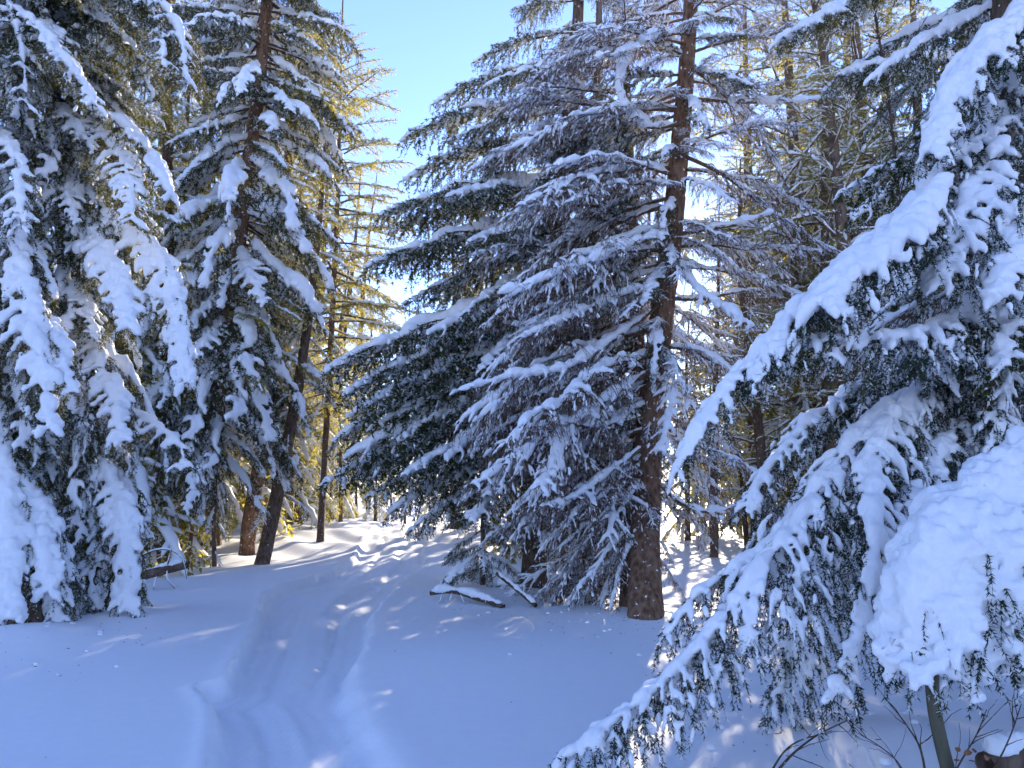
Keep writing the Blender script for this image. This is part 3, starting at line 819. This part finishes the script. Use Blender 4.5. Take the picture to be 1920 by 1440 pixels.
g_root, g_ax = make_tree('spruce_tree', 'dark spruce whose trunk and one snowy bough show at the top right',
                     [P(1835, 1050, 9.0), P(1830, 600, 9.0), P(1822, 60, 9.0), P(1815, -500, 9.0)], [0.16, 0.14, 0.10, 0.05], M_BARK, 117)
left(g_root, [(1825, -60), (1700, -40), (1600, 0), (1530, 40), (1465, 72)], (8.9, 7.8), 261, side_hint=None, snow=(0.08, 0.05, 0.02), lsec=0.55, cover=(1, .7, .15))
dress(g_root, g_ax, S_PR, 4.6, 8.5, 2.3, 26, 127, slope=(-35, -10), prof=([0, 1], [1, 0.8]))
dress(g_root, g_ax, S_PR + B_PR[3:], 1.5, 4.6, 1.9, 18, 128, slope=(-45, -25), prof=([0, 1], [1, 1]))

# ------------------------------------------------------------------ left foreground spruces
A_root, A_ax = make_tree('foreground_spruce', 'spruce at the left edge with steep hanging boughs plastered in blue-white snow',
                     [G(48, 1195), P(30, 900, 9.9), P(10, 600, 9.9), P(-30, 200, 9.9), P(-60, -250, 10.0)], [0.17, 0.15, 0.13, 0.10, 0.05], M_BARK, 108)
left(A_root, [(-20, -10), (60, 40), (120, 110), (165, 170), (180, 200)], (9.7, 8.8), 231, side_hint=None, snow=(0.07, 0.04, 0.02))
left(A_root, [(-10, 230), (15, 270), (35, 350), (40, 430)], (9.6, 8.8), 232)
left(A_root, [(-10, 350), (15, 440), (45, 560), (75, 690), (100, 810)], (9.6, 8.7), 233, snow=(0.10, 0.075, 0.028))
left(A_root, [(20, 520), (70, 580), (110, 660), (135, 740)], (9.6, 8.9), 234)
left(A_root, [(10, 820), (30, 900), (70, 1000), (95, 1120)], (9.6, 8.9), 235, snow=(0.11, 0.085, 0.028), cover=(1, 1, 0.3))
left(A_root, [(-10, 700), (0, 860), (15, 1000), (20, 1160)], (9.6, 8.6), 236, snow=(0.11, 0.09, 0.028), cover=(1, 1, 0.3))
left(A_root, [(20, 960), (40, 1050), (50, 1130), (60, 1200)], (9.6, 9.3), 238, snow=(0.09, 0.07, 0.022), lsec=0.6)
left(A_root, [(20, 940), (80, 1030), (100, 1110), (112, 1180)], (9.6, 9.1), 239, snow=(0.07, 0.05, 0.022), lsec=0.45)
left(A_root, [(30, 860), (70, 960), (110, 1060), (120, 1130)], (9.7, 9.2), 237, snow=(0.09, 0.06, 0.022))
dress(A_root, A_ax, H_PR + S_PR[4:], 0.5, 9.5, 1.9, 64, 92, slope=(-62, -40), az=(-110, 40), prof=([0, 1], [0.75, 0.9]))
dress(A_root, A_ax, S_PR, 8.0, 13.0, 2.2, 20, 93, slope=(-45, -25))

A2_root, A2_ax = make_tree('foreground_spruce', 'spruce just right of the left edge one, with broad plates of snow on drooping boughs',
                     [G(190, 1165), P(170, 900, 10.7), P(140, 600, 10.7), P(100, 200, 10.8), P(75, -300, 10.9)], [0.16, 0.14, 0.12, 0.09, 0.04], M_BARK, 109)
left(A2_root, [(110, 150), (170, 200), (235, 240), (290, 300), (318, 370)], (10.6, 9.6), 241, side_hint=None, snow=(0.09, 0.06, 0.024))
left(A2_root, [(140, 200), (200, 260), (240, 330), (250, 420)], (10.6, 9.4), 242, lsec=0.6)
left(A2_root, [(130, 400), (175, 440), (215, 520), (245, 620)], (10.6, 9.5), 243, snow=(0.11, 0.09, 0.026), cover=(1, 1, 0.35))
left(A2_root, [(150, 400), (250, 440), (305, 500), (335, 610), (348, 720)], (10.6, 9.8), 244, snow=(0.10, 0.075, 0.026), cover=(1, 1, 0.35))
left(A2_root, [(150, 600), (180, 660), (210, 740), (230, 830)], (10.6, 9.6), 245, snow=(0.09, 0.065, 0.026))
left(A2_root, [(120, 560), (135, 640), (150, 720), (160, 800)], (10.6, 9.9), 246)
left(A2_root, [(160, 830), (200, 890), (228, 960), (235, 1060), (240, 1150)], (10.5, 9.7), 247, snow=(0.10, 0.07, 0.026), cover=(1, 1, 0.35))
left(A2_root, [(165, 860), (180, 940), (175, 1040), (165, 1140)], (10.5, 9.9), 248)
left(A2_root, [(165, 760), (260, 780), (330, 830), (350, 880)], (10.6, 10.2), 249, snow=(0.06, 0.04, 0.02))
left(A2_root, [(100, 20), (190, -30), (280, -10), (335, 60), (350, 170)], (10.6, 9.4), 250, side_hint=None, snow=(0.07, 0.04, 0.016), cover=(1, .5, .15), lsec=0.7, lter=0.4)
left(A2_root, [(90, -60), (200, -50), (290, 30), (310, 130)], (10.6, 9.2), 251, side_hint=None, snow=(0.06, 0.03, 0.012), cover=(1, .4, .12), lsec=0.7, lter=0.4)
dress(A2_root, A2_ax, H_PR + S_PR[4:], 0.6, 9.5, 1.9, 70, 94, slope=(-60, -40), az=(-120, 50), prof=([0, 1], [0.7, 0.9]))
dress(A2_root, A2_ax, S_PR, 8.5, 13.5, 2.2, 20, 95, slope=(-45, -25))

left(A2_root, [(95, 60), (180, 40), (250, 90), (290, 190)], (10.7, 9.9), 252, side_hint=None, snow=(0.05, 0.03, 0.012), cover=(1, .4, .12), lsec=0.7, lter=0.45)
left(A2_root, [(80, -120), (160, -120), (220, -60), (250, 40)], (10.7, 9.6), 253, side_hint=None, snow=(0.05, 0.03, 0.012), cover=(1, .4, .12), lsec=0.7, lter=0.45)
left(A_root, [(-40, -60), (10, 0), (40, 90), (50, 200)], (9.8, 9.0), 254, side_hint=None, snow=(0.05, 0.035, 0.015), cover=(1, .5, .15), lsec=0.7, lter=0.45)
dress(A2_root, A2_ax, S_PR[2:], 5.5, 11.0, 2.4, 26, 194, slope=(-50, -25), az=(-60, 60), prof=([0, 1], [0.8, 0.9]))

# ------------------------------------------------------------------ spruces left of the path, further back
b1, b1a = make_tree('spruce_tree', 'dense dark spruce left of the leaning trunk, small snow lumps on its boughs',
                    [G(385, 1030), P(395, 850, 18.5), P(432, 560, 18.5), P(470, 280, 18.5), P(500, 0, 18.5), P(535, -600, 18.6)], [0.24, 0.21, 0.18, 0.14, 0.12, 0.03], M_BARK_RED, 110)
dress(b1, b1a, H_PR + S_PR[2:], 2.0, 17.5, 2.9, 140, 96, slope=(-55, -22), prof=([0, 0.2, 0.8, 1], [0.8, 1, 1.0, 0.6]))
dress(b1, b1a, L_PR, 4.0, 16.5, 2.9, 60, 97, slope=(-30, -10), az=(-50, 120), prof=([0, 0.7, 1], [0.9, 0.9, 0.5]))

b2, b2a = make_tree('spruce_tree', 'spruce with orange-lit trunk between the dark spruce and the leaning trunk',
                    [G(462, 1042), P(475, 940, 21), P(505, 780, 21), P(530, 560, 21), P(545, 150, 21)], [0.2, 0.17, 0.15, 0.12, 0.04], M_BARK_RED, 111)
dress(b2, b2a, H_PR + L_PR[1:], 3.0, 12.0, 1.9, 50, 98, slope=(-60, -30), prof=([0, 1], [0.8, 0.6]))

b3, b3a = make_tree('leaning_tree', 'slim leaning tree with a bare lower trunk beside the path',
                    [G(492, 1056), P(515, 950, 19.5), P(545, 800, 19.5), P(575, 620, 19.5), P(600, 400, 19.6), P(610, 250, 19.6)], [0.17, 0.145, 0.12, 0.10, 0.07, 0.02], M_BARK, 112)
dress(b3, b3a, H_PR + L_PR, 3.2, 10.5, 1.3, 34, 99, slope=(-50, -20), prof=([0, 0.4, 1], [0.7, 1, 0.5]))
dress(b3, b3a, B_PR, 1.2, 4.0, 0.9, 8, 199, slope=(-30, -10), prof=([0, 1], [1, 1]))

t5, t5a = make_tree('slender_spruce', 'tall thin sunlit spruce standing against the sky gap',
                    [G(600, 1030), P(612, 800, 27), P(632, 400, 27), P(640, 100, 27), P(644, -40, 27)], [0.11, 0.10, 0.08, 0.05, 0.02], M_BARK, 113)
dress(t5, t5a, L_PR, 4.2, 19.3, 3.1, 150, 100, slope=(-28, 22), prof=([0, 0.3, 0.8, 1], [0.85, 1.0, 0.72, 0.15]))

s1, s1a = make_tree('bent_sapling', 'thin yellow-lit sapling with a bare stem and snow-cone top by the fallen log',
                    [G(350, 1066), P(362, 980, 18.0), P(372, 900, 18.0), P(374, 770, 18.0)], [0.045, 0.04, 0.03, 0.012], M_BARK_RED, 114, n=24)
dress(s1, s1a, H_PR, 1.7, 3.9, 0.8, 13, 120, slope=(-70, -60), prof=([0, 1], [1, 0.8]))
s2, s2a = make_tree('young_spruce', 'young spruce hung with snow cones, left of the leaning trunk',
                    [G(402, 1060), P(401, 980, 18.3), P(405, 890, 18.3), P(410, 760, 18.3)], [0.05, 0.045, 0.035, 0.012], M_BARK, 115, n=24)
dress(s2, s2a, H_PR, 0.2, 4.0, 0.8, 20, 121, slope=(-68, -60), prof=([0, 0.15, 0.3, 1], [0.5, 0.4, 1, 0.9]))
s3, s3a = make_tree('young_spruce', 'young spruce bowed under snow between the fallen log and the orange-lit trunk',
                    [G(285, 1058), P(285, 960, 17), P(300, 850, 17), P(310, 740, 17)], [0.05, 0.045, 0.035, 0.012], M_BARK, 116, n=24)
dress(s3, s3a, H_PR, 0.5, 4.3, 1.0, 24, 122, slope=(-66, -50), prof=([0, 1], [0.9, 0.9]))

# ------------------------------------------------------------------ fallen log and broken branches
def log(name, label, pts, radii, mat, seed, snow_r, twigs=()):
    pts = np.asarray(pts, float)
    root = thing(name, label, 'log' if 'log' in name else 'branch', pts[0])
    mb = trunk_mesh(pts - pts[0], radii, mat, seed, 12, 30, flare=0, bumps=0.05)
    # end caps
    link('trunk' if 'log' in name else 'stem', mb.mesh('log', mat), root)
    rng = np.random.default_rng(seed)
    p = resample(pts - pts[0], 16); t = np.linspace(0, 1, 16)
    r = snow_r * lump(1, 16, rng)[0]; r[0] = r[-1] = 0.002
    p = p + np.array((0, 0, 1.0)) * (np.interp(t, np.linspace(0, 1, len(radii)), radii) * 0.75 + r * 0.35)[:, None]
    sb = MB(); v, q = tubes(p[None], r[None], 8); sb.add(v, q)
    link('snow', remeshed(sb, 0.018, M_SNOW), root)['kind'] = 'stuff'
    for tw, r0 in twigs:
        tp = resample(np.asarray(tw), 14) - pts[0]
        m = MB(); v, q = tubes(tp[None], np.linspace(r0, r0 * 0.35, 14)[None], 6); m.add(v, q)
        b = link('twig', m.mesh('twig', mat), root)
        sn = MB(); v, q = tubes((tp + np.array((0, 0, r0 * 0.9)))[None], (np.sin(np.linspace(0, math.pi, 14)) * r0 * 0.9 + 0.001)[None], 6); sn.add(v, q)
        link('snow', sn.mesh('snow', M_SNOW), b)
LD = 13.2
log('fallen_log', 'fallen log with curled dead twigs sticking out of the snow at left', [P(215, 1092, LD), P(270, 1078, LD), P(350, 1058, LD)], [0.085, 0.08, 0.07], M_BARK, 301, 0.06,
    [([P(235, 1070, LD), P(270, 1040, LD), P(310, 1030, LD), P(340, 1045, LD - .1), P(350, 1085, LD - .1)], 0.018),
     ([P(312, 1068, LD), P(318, 1045, LD - .1), P(322, 1030, LD - .15)], 0.018),
     ([P(314, 1062, LD - .1), P(314, 1085, LD - .15), P(328, 1104, LD - .15)], 0.016),
     ([P(295, 1075, LD - .1), P(290, 1095, LD - .15), P(287, 1108, LD - .15)], 0.013)])
log('fallen_branch', 'snow-capped broken branch lying left of the young spruce', [GH(806, 1128, .12), GH(850, 1126, .13), GH(905, 1134, .07), GH(945, 1140, .02)], [0.03, 0.035, 0.04, 0.035], M_TWIG, 302, 0.055,
    [([GH(830, 1127, .12), GH(824, 1132, .01)], 0.012), ([GH(848, 1126, .12), GH(842, 1132, .01)], 0.012), ([GH(862, 1127, .11), GH(872, 1134, .0)], 0.010)])
log('broken_branch', 'snow-lined broken branch slanting down from the young spruce to the snow', [GH(930, 1130, .42), GH(962, 1132, .24), GH(1005, 1140, .03)], [0.025, 0.03, 0.03], M_TWIG, 303, 0.04)
log('fallen_log', 'short snow-topped log end in the lower right corner', [GH(1852, 1462, .06), GH(1920, 1450, .09), GH(2060, 1435, .12)], [0.075, 0.08, 0.085], M_BARK, 304, 0.07)

# ------------------------------------------------------------------ bare saplings and shrubs
def shrub(name, label, cat, stems, mat, seed, leaves=()):
    base = np.asarray(stems[0][0][0], float)
    root = thing(name, label, cat, base)
    rng = np.random.default_rng(seed)
    for pts, r0 in stems:
        p = resample(np.asarray(pts, float), 16) - base
        m = MB(); v, q = tubes(p[None], np.linspace(r0, r0 * 0.3, 16)[None], 6); m.add(v, q)
        n = max(int(np.linalg.norm(p[-1] - p[0]) / 0.09), 3)
        s = rng.uniform(0.25, 0.97, n)
        a, T = sample(np.repeat(p[None], n, 0), s)
        d = norm(T + rng.normal(0, 0.65, (n, 3)))
        c = grow(a, d, rng.uniform(0.08, 0.3, n), np.full(n, 0.1), 6, rng, 0.2)
        v, q = tubes(c, np.linspace(1, 0.4, 6)[None] * np.full((n, 1), max(r0 * 0.35, 0.0018)), 4); m.add(v, q)
        link('stem', m.mesh('stem', mat), root)
    for (px, py, d, s) in leaves:
        p = P(px, py, d) - base
        R = np.array(Quaternion(rng.normal(0, 1, 4).tolist()).normalized().to_matrix())
        u = np.linspace(0, 1, 6)
        w = np.sin(u * math.pi) ** 0.8 * 0.32
        L = np.stack((u, -w, 0.25 * w + 0.15 * u * u), 1); Rr = np.stack((u, w, 0.25 * w + 0.15 * u * u), 1); Cc = np.stack((u, 0 * w, 0.15 * u * u), 1)
        v = np.concatenate((L, Cc, Rr)) * s @ R.T + p
        q = [(i, i + 1, 6 + i + 1, 6 + i) for i in range(5)] + [(6 + i, 6 + i + 1, 12 + i + 1, 12 + i) for i in range(5)]
        m = MB(); m.add(v, q); link('leaf', m.mesh('leaf', M_LEAF), root)
    return root
shrub('bare_sapling', 'thin dark bare sapling rising left of the thick lit trunk at upper right', 'sapling',
      [([P(1712, 1085, 8.6), P(1705, 600, 8.6), P(1685, 370, 8.6), P(1668, 200, 8.6), P(1640, 20, 8.6), P(1620, -120, 8.6)], 0.03),
       ([P(1672, 230, 8.6), P(1620, 190, 8.5), P(1570, 140, 8.4)], 0.01), ([P(1682, 350, 8.6), P(1640, 300, 8.5), P(1600, 280, 8.4)], 0.01), ([P(1660, 150, 8.6), P(1700, 90, 8.5), P(1740, 30, 8.5)], 0.01)], M_TWIG, 501)
g = G(1665, 1500); 
shrub('bare_shrub', 'bare shrub of thin dark twigs with curled brown leaves under the snow hood', 'shrub',
      [([P(1745, 1560, 3.9), P(1730, 1420, 3.9), P(1700, 1360, 3.85), P(1660, 1310, 3.85)], 0.008), ([P(1750, 1560, 3.95), P(1790, 1450, 3.9), P(1830, 1380, 3.9), P(1850, 1330, 3.9)], 0.007),
       ([P(1760, 1560, 3.95), P(1850, 1460, 3.9), P(1890, 1390, 3.9), P(1915, 1320, 3.9)], 0.007), ([P(1740, 1560, 3.9), P(1690, 1440, 3.85), P(1650, 1400, 3.85), P(1600, 1370, 3.85)], 0.006)], M_TWIG, 502,
      [(1790, 1402, 3.85, .035), (1806, 1412, 3.85, .04), (1822, 1406, 3.85, .035), (1815, 1425, 3.85, .035), (1800, 1425, 3.83, .03), (1590, 1430, 3.85, .035), (1845, 1415, 3.85, .03)])
shrub('dead_twigs', 'dark fork of dead twigs poking through the snow below the right foreground boughs', 'branch',
      [([P(1440, 1470, 4.6), P(1480, 1420, 4.6), P(1530, 1380, 4.55), P(1590, 1350, 4.5)], 0.009), ([P(1430, 1475, 4.6), P(1480, 1400, 4.6), P(1560, 1370, 4.65)], 0.007)], M_TWIG, 503)

# ------------------------------------------------------------------ litter dropped from the branches
rl = np.random.default_rng(77)
lit, clm = MB(), MB()
spots = [(*GH(px, py)[:2], r, n) for px, py, r, n in [(1180, 1160, 0.9, 60), (1000, 1125, 1.0, 50), (880, 1120, 0.9, 30), (180, 1180, 0.8, 24), (60, 1210, 0.7, 20), (1500, 1400, 1.0, 40), (1300, 1230, 0.8, 16), (900, 1280, 2.0, 5), (250, 1300, 2.0, 4)]]
for cx, cy, r, n in spots:
    x = cx + rl.normal(0, r * 0.6, n); y = cy + rl.normal(0, r * 0.6, n)
    z = height(x, y) + trench(x, y)[0] + 0.002
    a = rl.uniform(0, 6.28, n); L = rl.uniform(0.006, 0.035, n)
    d = np.stack((np.cos(a), np.sin(a), rl.uniform(0, 0.3, n)), 1)
    p = np.stack((x, y, z), 1)
    v, q = tubes(np.stack((p, p + d * L[:, None] * 0.5, p + d * L[:, None]), 1), np.tile([0.002, 0.0028, 0.0008], (n, 1)), 4); lit.add(v, q)
    m = max(n // 3, 3)
    x = cx + rl.normal(0, r * 0.7, m); y = cy + rl.normal(0, r * 0.7, m); z = height(x, y) + trench(x, y)[0]
    rr = rl.uniform(0.012, 0.04, m)
    k = np.linspace(-1, 1, 6)
    prof_ = np.sqrt(np.clip(1 - k ** 2, 0.0004, 1))
    pts = np.stack([np.stack((x, y, z + rr * kk * 0.6), 1) for kk in k], 1)
    v, q = tubes(pts, prof_[None] * rr[:, None] * rl.uniform(0.8, 1.15, (m, 6)), 7); clm.add(v, q)
lo = link('needle_litter', lit.mesh('needle_litter', M_TWIG)); lo['kind'] = 'stuff'; lo['label'] = 'fine dark twig and needle litter on the snow'; lo['category'] = 'litter'
co = link('snow_crumbs', clm.mesh('snow_crumbs', M_SNOW)); co['kind'] = 'stuff'; co['label'] = 'small clumps of snow dropped from the branches'; co['category'] = 'snow'

# ------------------------------------------------------------------ forest behind
def far_tree(seed, H, rmax, z0, kind):
    rng = random.Random(seed)
    npr = np.random.default_rng(seed)
    crown, snow, wood = MB(), MB(), MB()
    pts = np.array([(0, 0, -0.4), (0.05, 0, H * 0.3), (npr.uniform(-.2, .2), npr.uniform(-.2, .2), H * 0.7), (npr.uniform(-.3, .3), npr.uniform(-.3, .3), H)])
    r0 = 0.011 * H + 0.02
    tm = trunk_mesh(pts, [r0, r0 * 0.85, r0 * 0.5, 0.02], None, seed, 10, 26)
    ax = resample(pts, 60)
    lim = []
    for k in range(3):
        if kind == 'bare':
            sp = spine_proto(2.0, (45, 18, -8)[k], (20, -12, -30)[k], 10, seed + k, 0.16)
            lim.append((sp, bough(sp, seed + k, low=True, K2=4, K3=3, rad=0.028, sec=0.15, lsec=1.0, ang=(15, 70), gsec=0.1, ter=0.16, lter=0.4, gter=0.5, ndens=24, nlen=0.08, nw=0.03,
                        snow=(0.034, 0.02, 0.012), cover=(1, 0.7, 0.35), twig_r=0.007, droop=0.2, needles=True)))
        else:
            sp = spine_proto(2.0, (10, -10, -30)[k], (-12, -30, -55)[k], 10, seed + k)
            lim.append((sp, bough(sp, seed + k, low=True, K2=4, K3=3, rad=0.028, sec=0.16, lsec=0.62, gsec=0.4, ter=0.13, lter=0.36, gter=1.5, ndens=26, nlen=0.11, nw=0.045,
                        snow=(0.07, 0.045, 0.02), cover=(1, 0.6, 0.0), twig_r=0.005, droop=0.9)))
    n = (66 if H > 13 else 44) if kind != 'bare' else 64
    a = rng.uniform(0, 6.28)
    for i in range(n):
        f = (i + rng.random()) / n
        a += 2.4 + rng.uniform(-.4, .4)
        L = max(rmax * (1 - f) ** (0.75 if kind != 'bare' else 0.45) * (rng.uniform(0.65, 1.15) if kind != 'bare' else rng.uniform(0.35, 1.2)), 0.4)
        pit = 10 if kind != 'bare' else 24
        j = 0 if f > 0.66 else (1 if f > 0.33 else 2)
        if kind == 'bare': j = rng.randrange(3)
        sp, (w, nd, sn) = lim[j]
        M = np.eye(4); s = L / 2.0
        R = np.array((Quaternion((0, 0, 1), a) @ Quaternion((0, 1, 0), math.radians(rng.uniform(-pit, pit)))).to_matrix())
        M[:3, :3] = R * s; M[:3, 3] = at_height(ax, z0 + (H - z0) * f)
        w.transformed_into(wood, M); nd.transformed_into(crown, M); sn.transformed_into(snow, M)
    mt = M_BARK
    return dict(trunk=tm.mesh('trunk', mt), branches=wood.mesh('limbs', M_TWIG_BROWN if kind == 'bare' else M_TWIG),
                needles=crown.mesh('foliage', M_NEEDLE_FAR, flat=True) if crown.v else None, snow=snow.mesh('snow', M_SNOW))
FAR = {'s1': far_tree(401, 17.0, 3.0, 1.6, 'spruce'), 's2': far_tree(402, 15.0, 2.5, 2.8, 'spruce'), 's3': far_tree(403, 19.0, 2.8, 5.0, 'spruce'),
       's4': far_tree(406, 12.0, 2.6, 5.2, 'spruce'), 'b1': far_tree(404, 16.0, 3.2, 2.0, 'bare'), 'b2': far_tree(405, 14.0, 2.8, 3.0, 'bare')}  # high-crowned spruce shaped to block sun from the foreground, not the far snow

rf = random.Random(9)
def put_far(kind, x, y, s, rot, name, label, group):
    k = FAR[kind]
    r = thing(name, label, 'tree', (x, y, ground_z(x, y)), group)
    r.rotation_euler = (rf.uniform(-.06, .06), rf.uniform(-.06, .06), rot); r.scale = (s, s, s * rf.uniform(.9, 1.1))
    link('trunk', k['trunk'], r)
    c = link('crown', k['branches'], r)
    if k['needles']: link('needles', k['needles'], c)['kind'] = 'stuff'
    link('snow', k['snow'], c)['kind'] = 'stuff'
    return r
def far_px(kind, px, y, s, name, label, group, rng):
    put_far(kind, (px - 960) / FPX * y * CT, y, s, rng.uniform(0, 6.28), name, label, group)

GR = 'trees in the forest behind the half-dead spruce'
NAMED = [
    ('b1', 1335, 20, 0.55, 'bare_tree', 'bare snow-lined tree close behind the reddish trunk, on its right'),
    ('b2', 1480, 23, 1.0, 'bare_tree', 'bare tree with a straight lit trunk right of the sun glow'),
    ('b1', 1560, 18, 1.1, 'bare_tree', 'bare dark-stemmed tree above the long snowy bough at right'),
    ('s3', 1690, 25, 1.0, 'spruce_tree', 'tall spruce with a thick bare lit trunk above the right foreground boughs'),
    ('b2', 1640, 17, 1.1, 'bare_tree', 'thin bare tree left of the thick lit trunk at upper right'),
    ('s2', 1420, 30, 1.0, 'spruce_tree', 'yellow-lit spruce behind the bare branches right of the sun glow'),
    ('s2', 690, 46, 0.62, 'spruce_tree', 'small far spruce top in the bottom of the sky gap'),
]
for kd, px, y, s, nm, lb in NAMED:
    far_px(kd, px, y, s, nm, lb, None, rf)
SPOTS_R = [('s1', 1540, 33, 1.0), ('b2', 1400, 38, 1.1), ('s2', 1620, 36, 1.1), ('s1', 1760, 30, 1.0), ('s3', 1860, 24, 1.0),  ('s2', 1700, 45, 1.1), ('s1', 1850, 40, 1.1), ('s3', 1950, 30, 1.0), ('s2', 2050, 26, 1.0), ('s1', 2100, 40, 1.1)]
SPOTS_R += [('s1', 1500, 24, 1.25), ('s2', 1580, 30, 1.5), ('b1', 1520, 21, 1.3), ('b2', 1610, 22, 1.4), ('b1', 1420, 24, 1.2), ('s1', 1700, 28, 1.4), ('s2', 1760, 19, 1.2), ('b1', 1680, 19, 1.2),
            ('s2', 1330, 36, 0.62), ('s2', 1380, 48, 0.8), ('s1', 1460, 36, 0.8), ('s3', 1530, 27, 1.0), ('b1', 1600, 27, 1.0), ('s2', 1655, 31, 1.0), ('s1', 1730, 22, 0.9), ('b2', 1440, 19, 0.8),
            ('s1', 1640, 52, 1.2), ('s3', 1740, 58, 1.2), ('s1', 1890, 55, 1.2), ('s2', 1800, 36, 1.1), ('s1', 1960, 45, 1.2), ('s2', 1300, 70, 0.8)]
for kd, px, y, s in SPOTS_R:
    if kd[0] == 'b':
        far_px(kd, px, y, s, 'bare_tree', 'bare snow-lined tree in the backlit forest right of the reddish trunk', 'bare forest trees on the right', rf)
    else:
        far_px(kd, px, y, s, 'spruce_tree', 'snowy spruce in the backlit forest right of the reddish trunk', 'backlit forest spruces on the right', rf)
SPOTS_L = [('s1', 300, 27, 0.9), ('s2', 190, 24, 1.0), ('s1', 60, 26, 1.0), ('s3', 430, 31, 1.0), ('s2', 540, 36, 0.8), ('s1', 350, 40, 1.0), ('s1', 120, 38, 1.0), ('s2', 240, 50, 1.0), ('s3', 0, 34, 1.0),
           ('s2', 590, 44, 0.6), ('s1', 470, 48, 0.8), ('s3', -120, 24, 1.0), ('s1', -200, 34, 1.0),
           ('s1', 270, 21, 0.8), ('s1', 60, 15, 0.95), ('s2', 150, 17, 1.1), ('s1', 235, 17.5, 1.1), ('s2', 310, 19, 1.2), ('s1', 560, 33, 0.85), ('s2', 640, 33, 0.5), ('s1', 600, 38, 0.9), ('s1', 650, 44, 1.15), ('s2', 610, 42, 1.4), ('s1', 570, 40, 1.3), ('s2', 690, 52, 0.95), ('s1', 540, 30, 1.0), ('s1', 340, 22, 1.4), ('s2', 285, 26, 1.6), ('s1', 400, 23, 1.3), ('s2', 520, 40, 1.1), ('s2', 330, 33, 1.0), ('s1', 400, 26, 1.0), ('s1', 500, 29, 0.85), ('s2', 80, 30, 1.1), ('s1', 170, 31, 1.1), ('s2', 20, 42, 1.2), ('s1', 560, 55, 0.8), ('s1', 420, 58, 1.0), ('s2', 300, 62, 1.1), ('s1', 620, 60, 0.6)]
for kd, px, y, s in SPOTS_L:
    far_px(kd, px, y, s, 'spruce_tree', 'sunlit snowy spruce in the forest behind the left spruces', 'sunlit forest trees on the left', rf)
SPOTS_C = [('s1', 1150, 62, 0.9), ('s2', 980, 70, 0.8), ('s1', 860, 60, 0.5), ('s2', 1230, 52, 0.8), ('s1', 780, 66, 0.42), ('s2', 720, 75, 0.45), ('s1', 640, 70, 0.5), ('s1', 1060, 80, 1.0), ('s1', 705, 38, 0.4), ('s2', 760, 36, 0.36), ('s1', 815, 40, 0.42), ('s2', 670, 43, 0.45), ('s2', 735, 46, 0.42), ('s1', 850, 50, 0.5), ('s2', 620, 36, 0.4)]
for kd, px, y, s in SPOTS_C:
    far_px(kd, px, y, s, 'spruce_tree', 'distant spruce glimpsed between the trees behind the green spruce', 'distant spruces beyond the path', rf)

# dense spruces added behind the green one to keep low sun off the foreground
def cpos(c, y):
    return (c + math.sin(SUN_AZ) * y) / math.cos(SUN_AZ)
for kd, c, y, s in [('s4', -9.2, 30.5, 1.0), ('s4', -8.0, 31.5, 1.05), ('s4', -6.9, 29.5, 1.0), ('s4', -5.6, 30, 1.05), ('s4', -7.5, 28, 0.95), ('s4', -6.3, 27, 0.95), ('s4', -8.7, 28.5, 0.95), ('s4', -8.6, 34, 1.1), ('s4', -9.4, 33, 1.1), ('s4', -7.4, 34.5, 1.1), ('s4', -6.2, 33, 1.1),
                    ('s1', -4.6, 22, 0.75), ('s1', -3.4, 20, 0.8), ('s1', -4.2, 29, 1.0), ('s2', -2.6, 25, 0.9), ('s3', -1.8, 31, 0.9), ('s2', -3.6, 36, 1.1), ('s2', -5.0, 25, 0.8),
                    ('s1', 2.6, 20, 0.7), ('s2', 3.8, 24, 0.9), ('s1', 5.2, 19, 0.8), ('s2', 1.4, 24, 0.45), ('s1', 0.6, 30, 0.55), ('s2', 1.6, 32, 0.62), ('s1', -0.4, 27, 0.5), ('s2', 0.2, 37, 0.66), ('s1', 2.4, 27, 0.55)]:
    put_far(kd, cpos(c, y), y, s, rf.uniform(0, 6.28), 'spruce_tree', 'added sun-blocking spruce hidden close behind the green and half-dead spruces', 'sun-blocking spruces added behind the middle trees')

# the forest goes on behind and beside the camera
for kd, x, y, s in [('s1', -8.5, 3.0, 1.0), ('s2', -6.0, -4.5, 1.0), ('s1', 6.5, -2.5, 1.0), ('s3', 1.5, -8.0, 1.0), ('s1', -2.5, -9.5, 1.0), ('s2', 8.5, 3.5, 1.0)]:
    put_far(kd, x, y, s, rf.uniform(0, 6.28), 'spruce_tree', 'spruce of the forest behind the viewpoint', 'spruces behind the viewpoint')
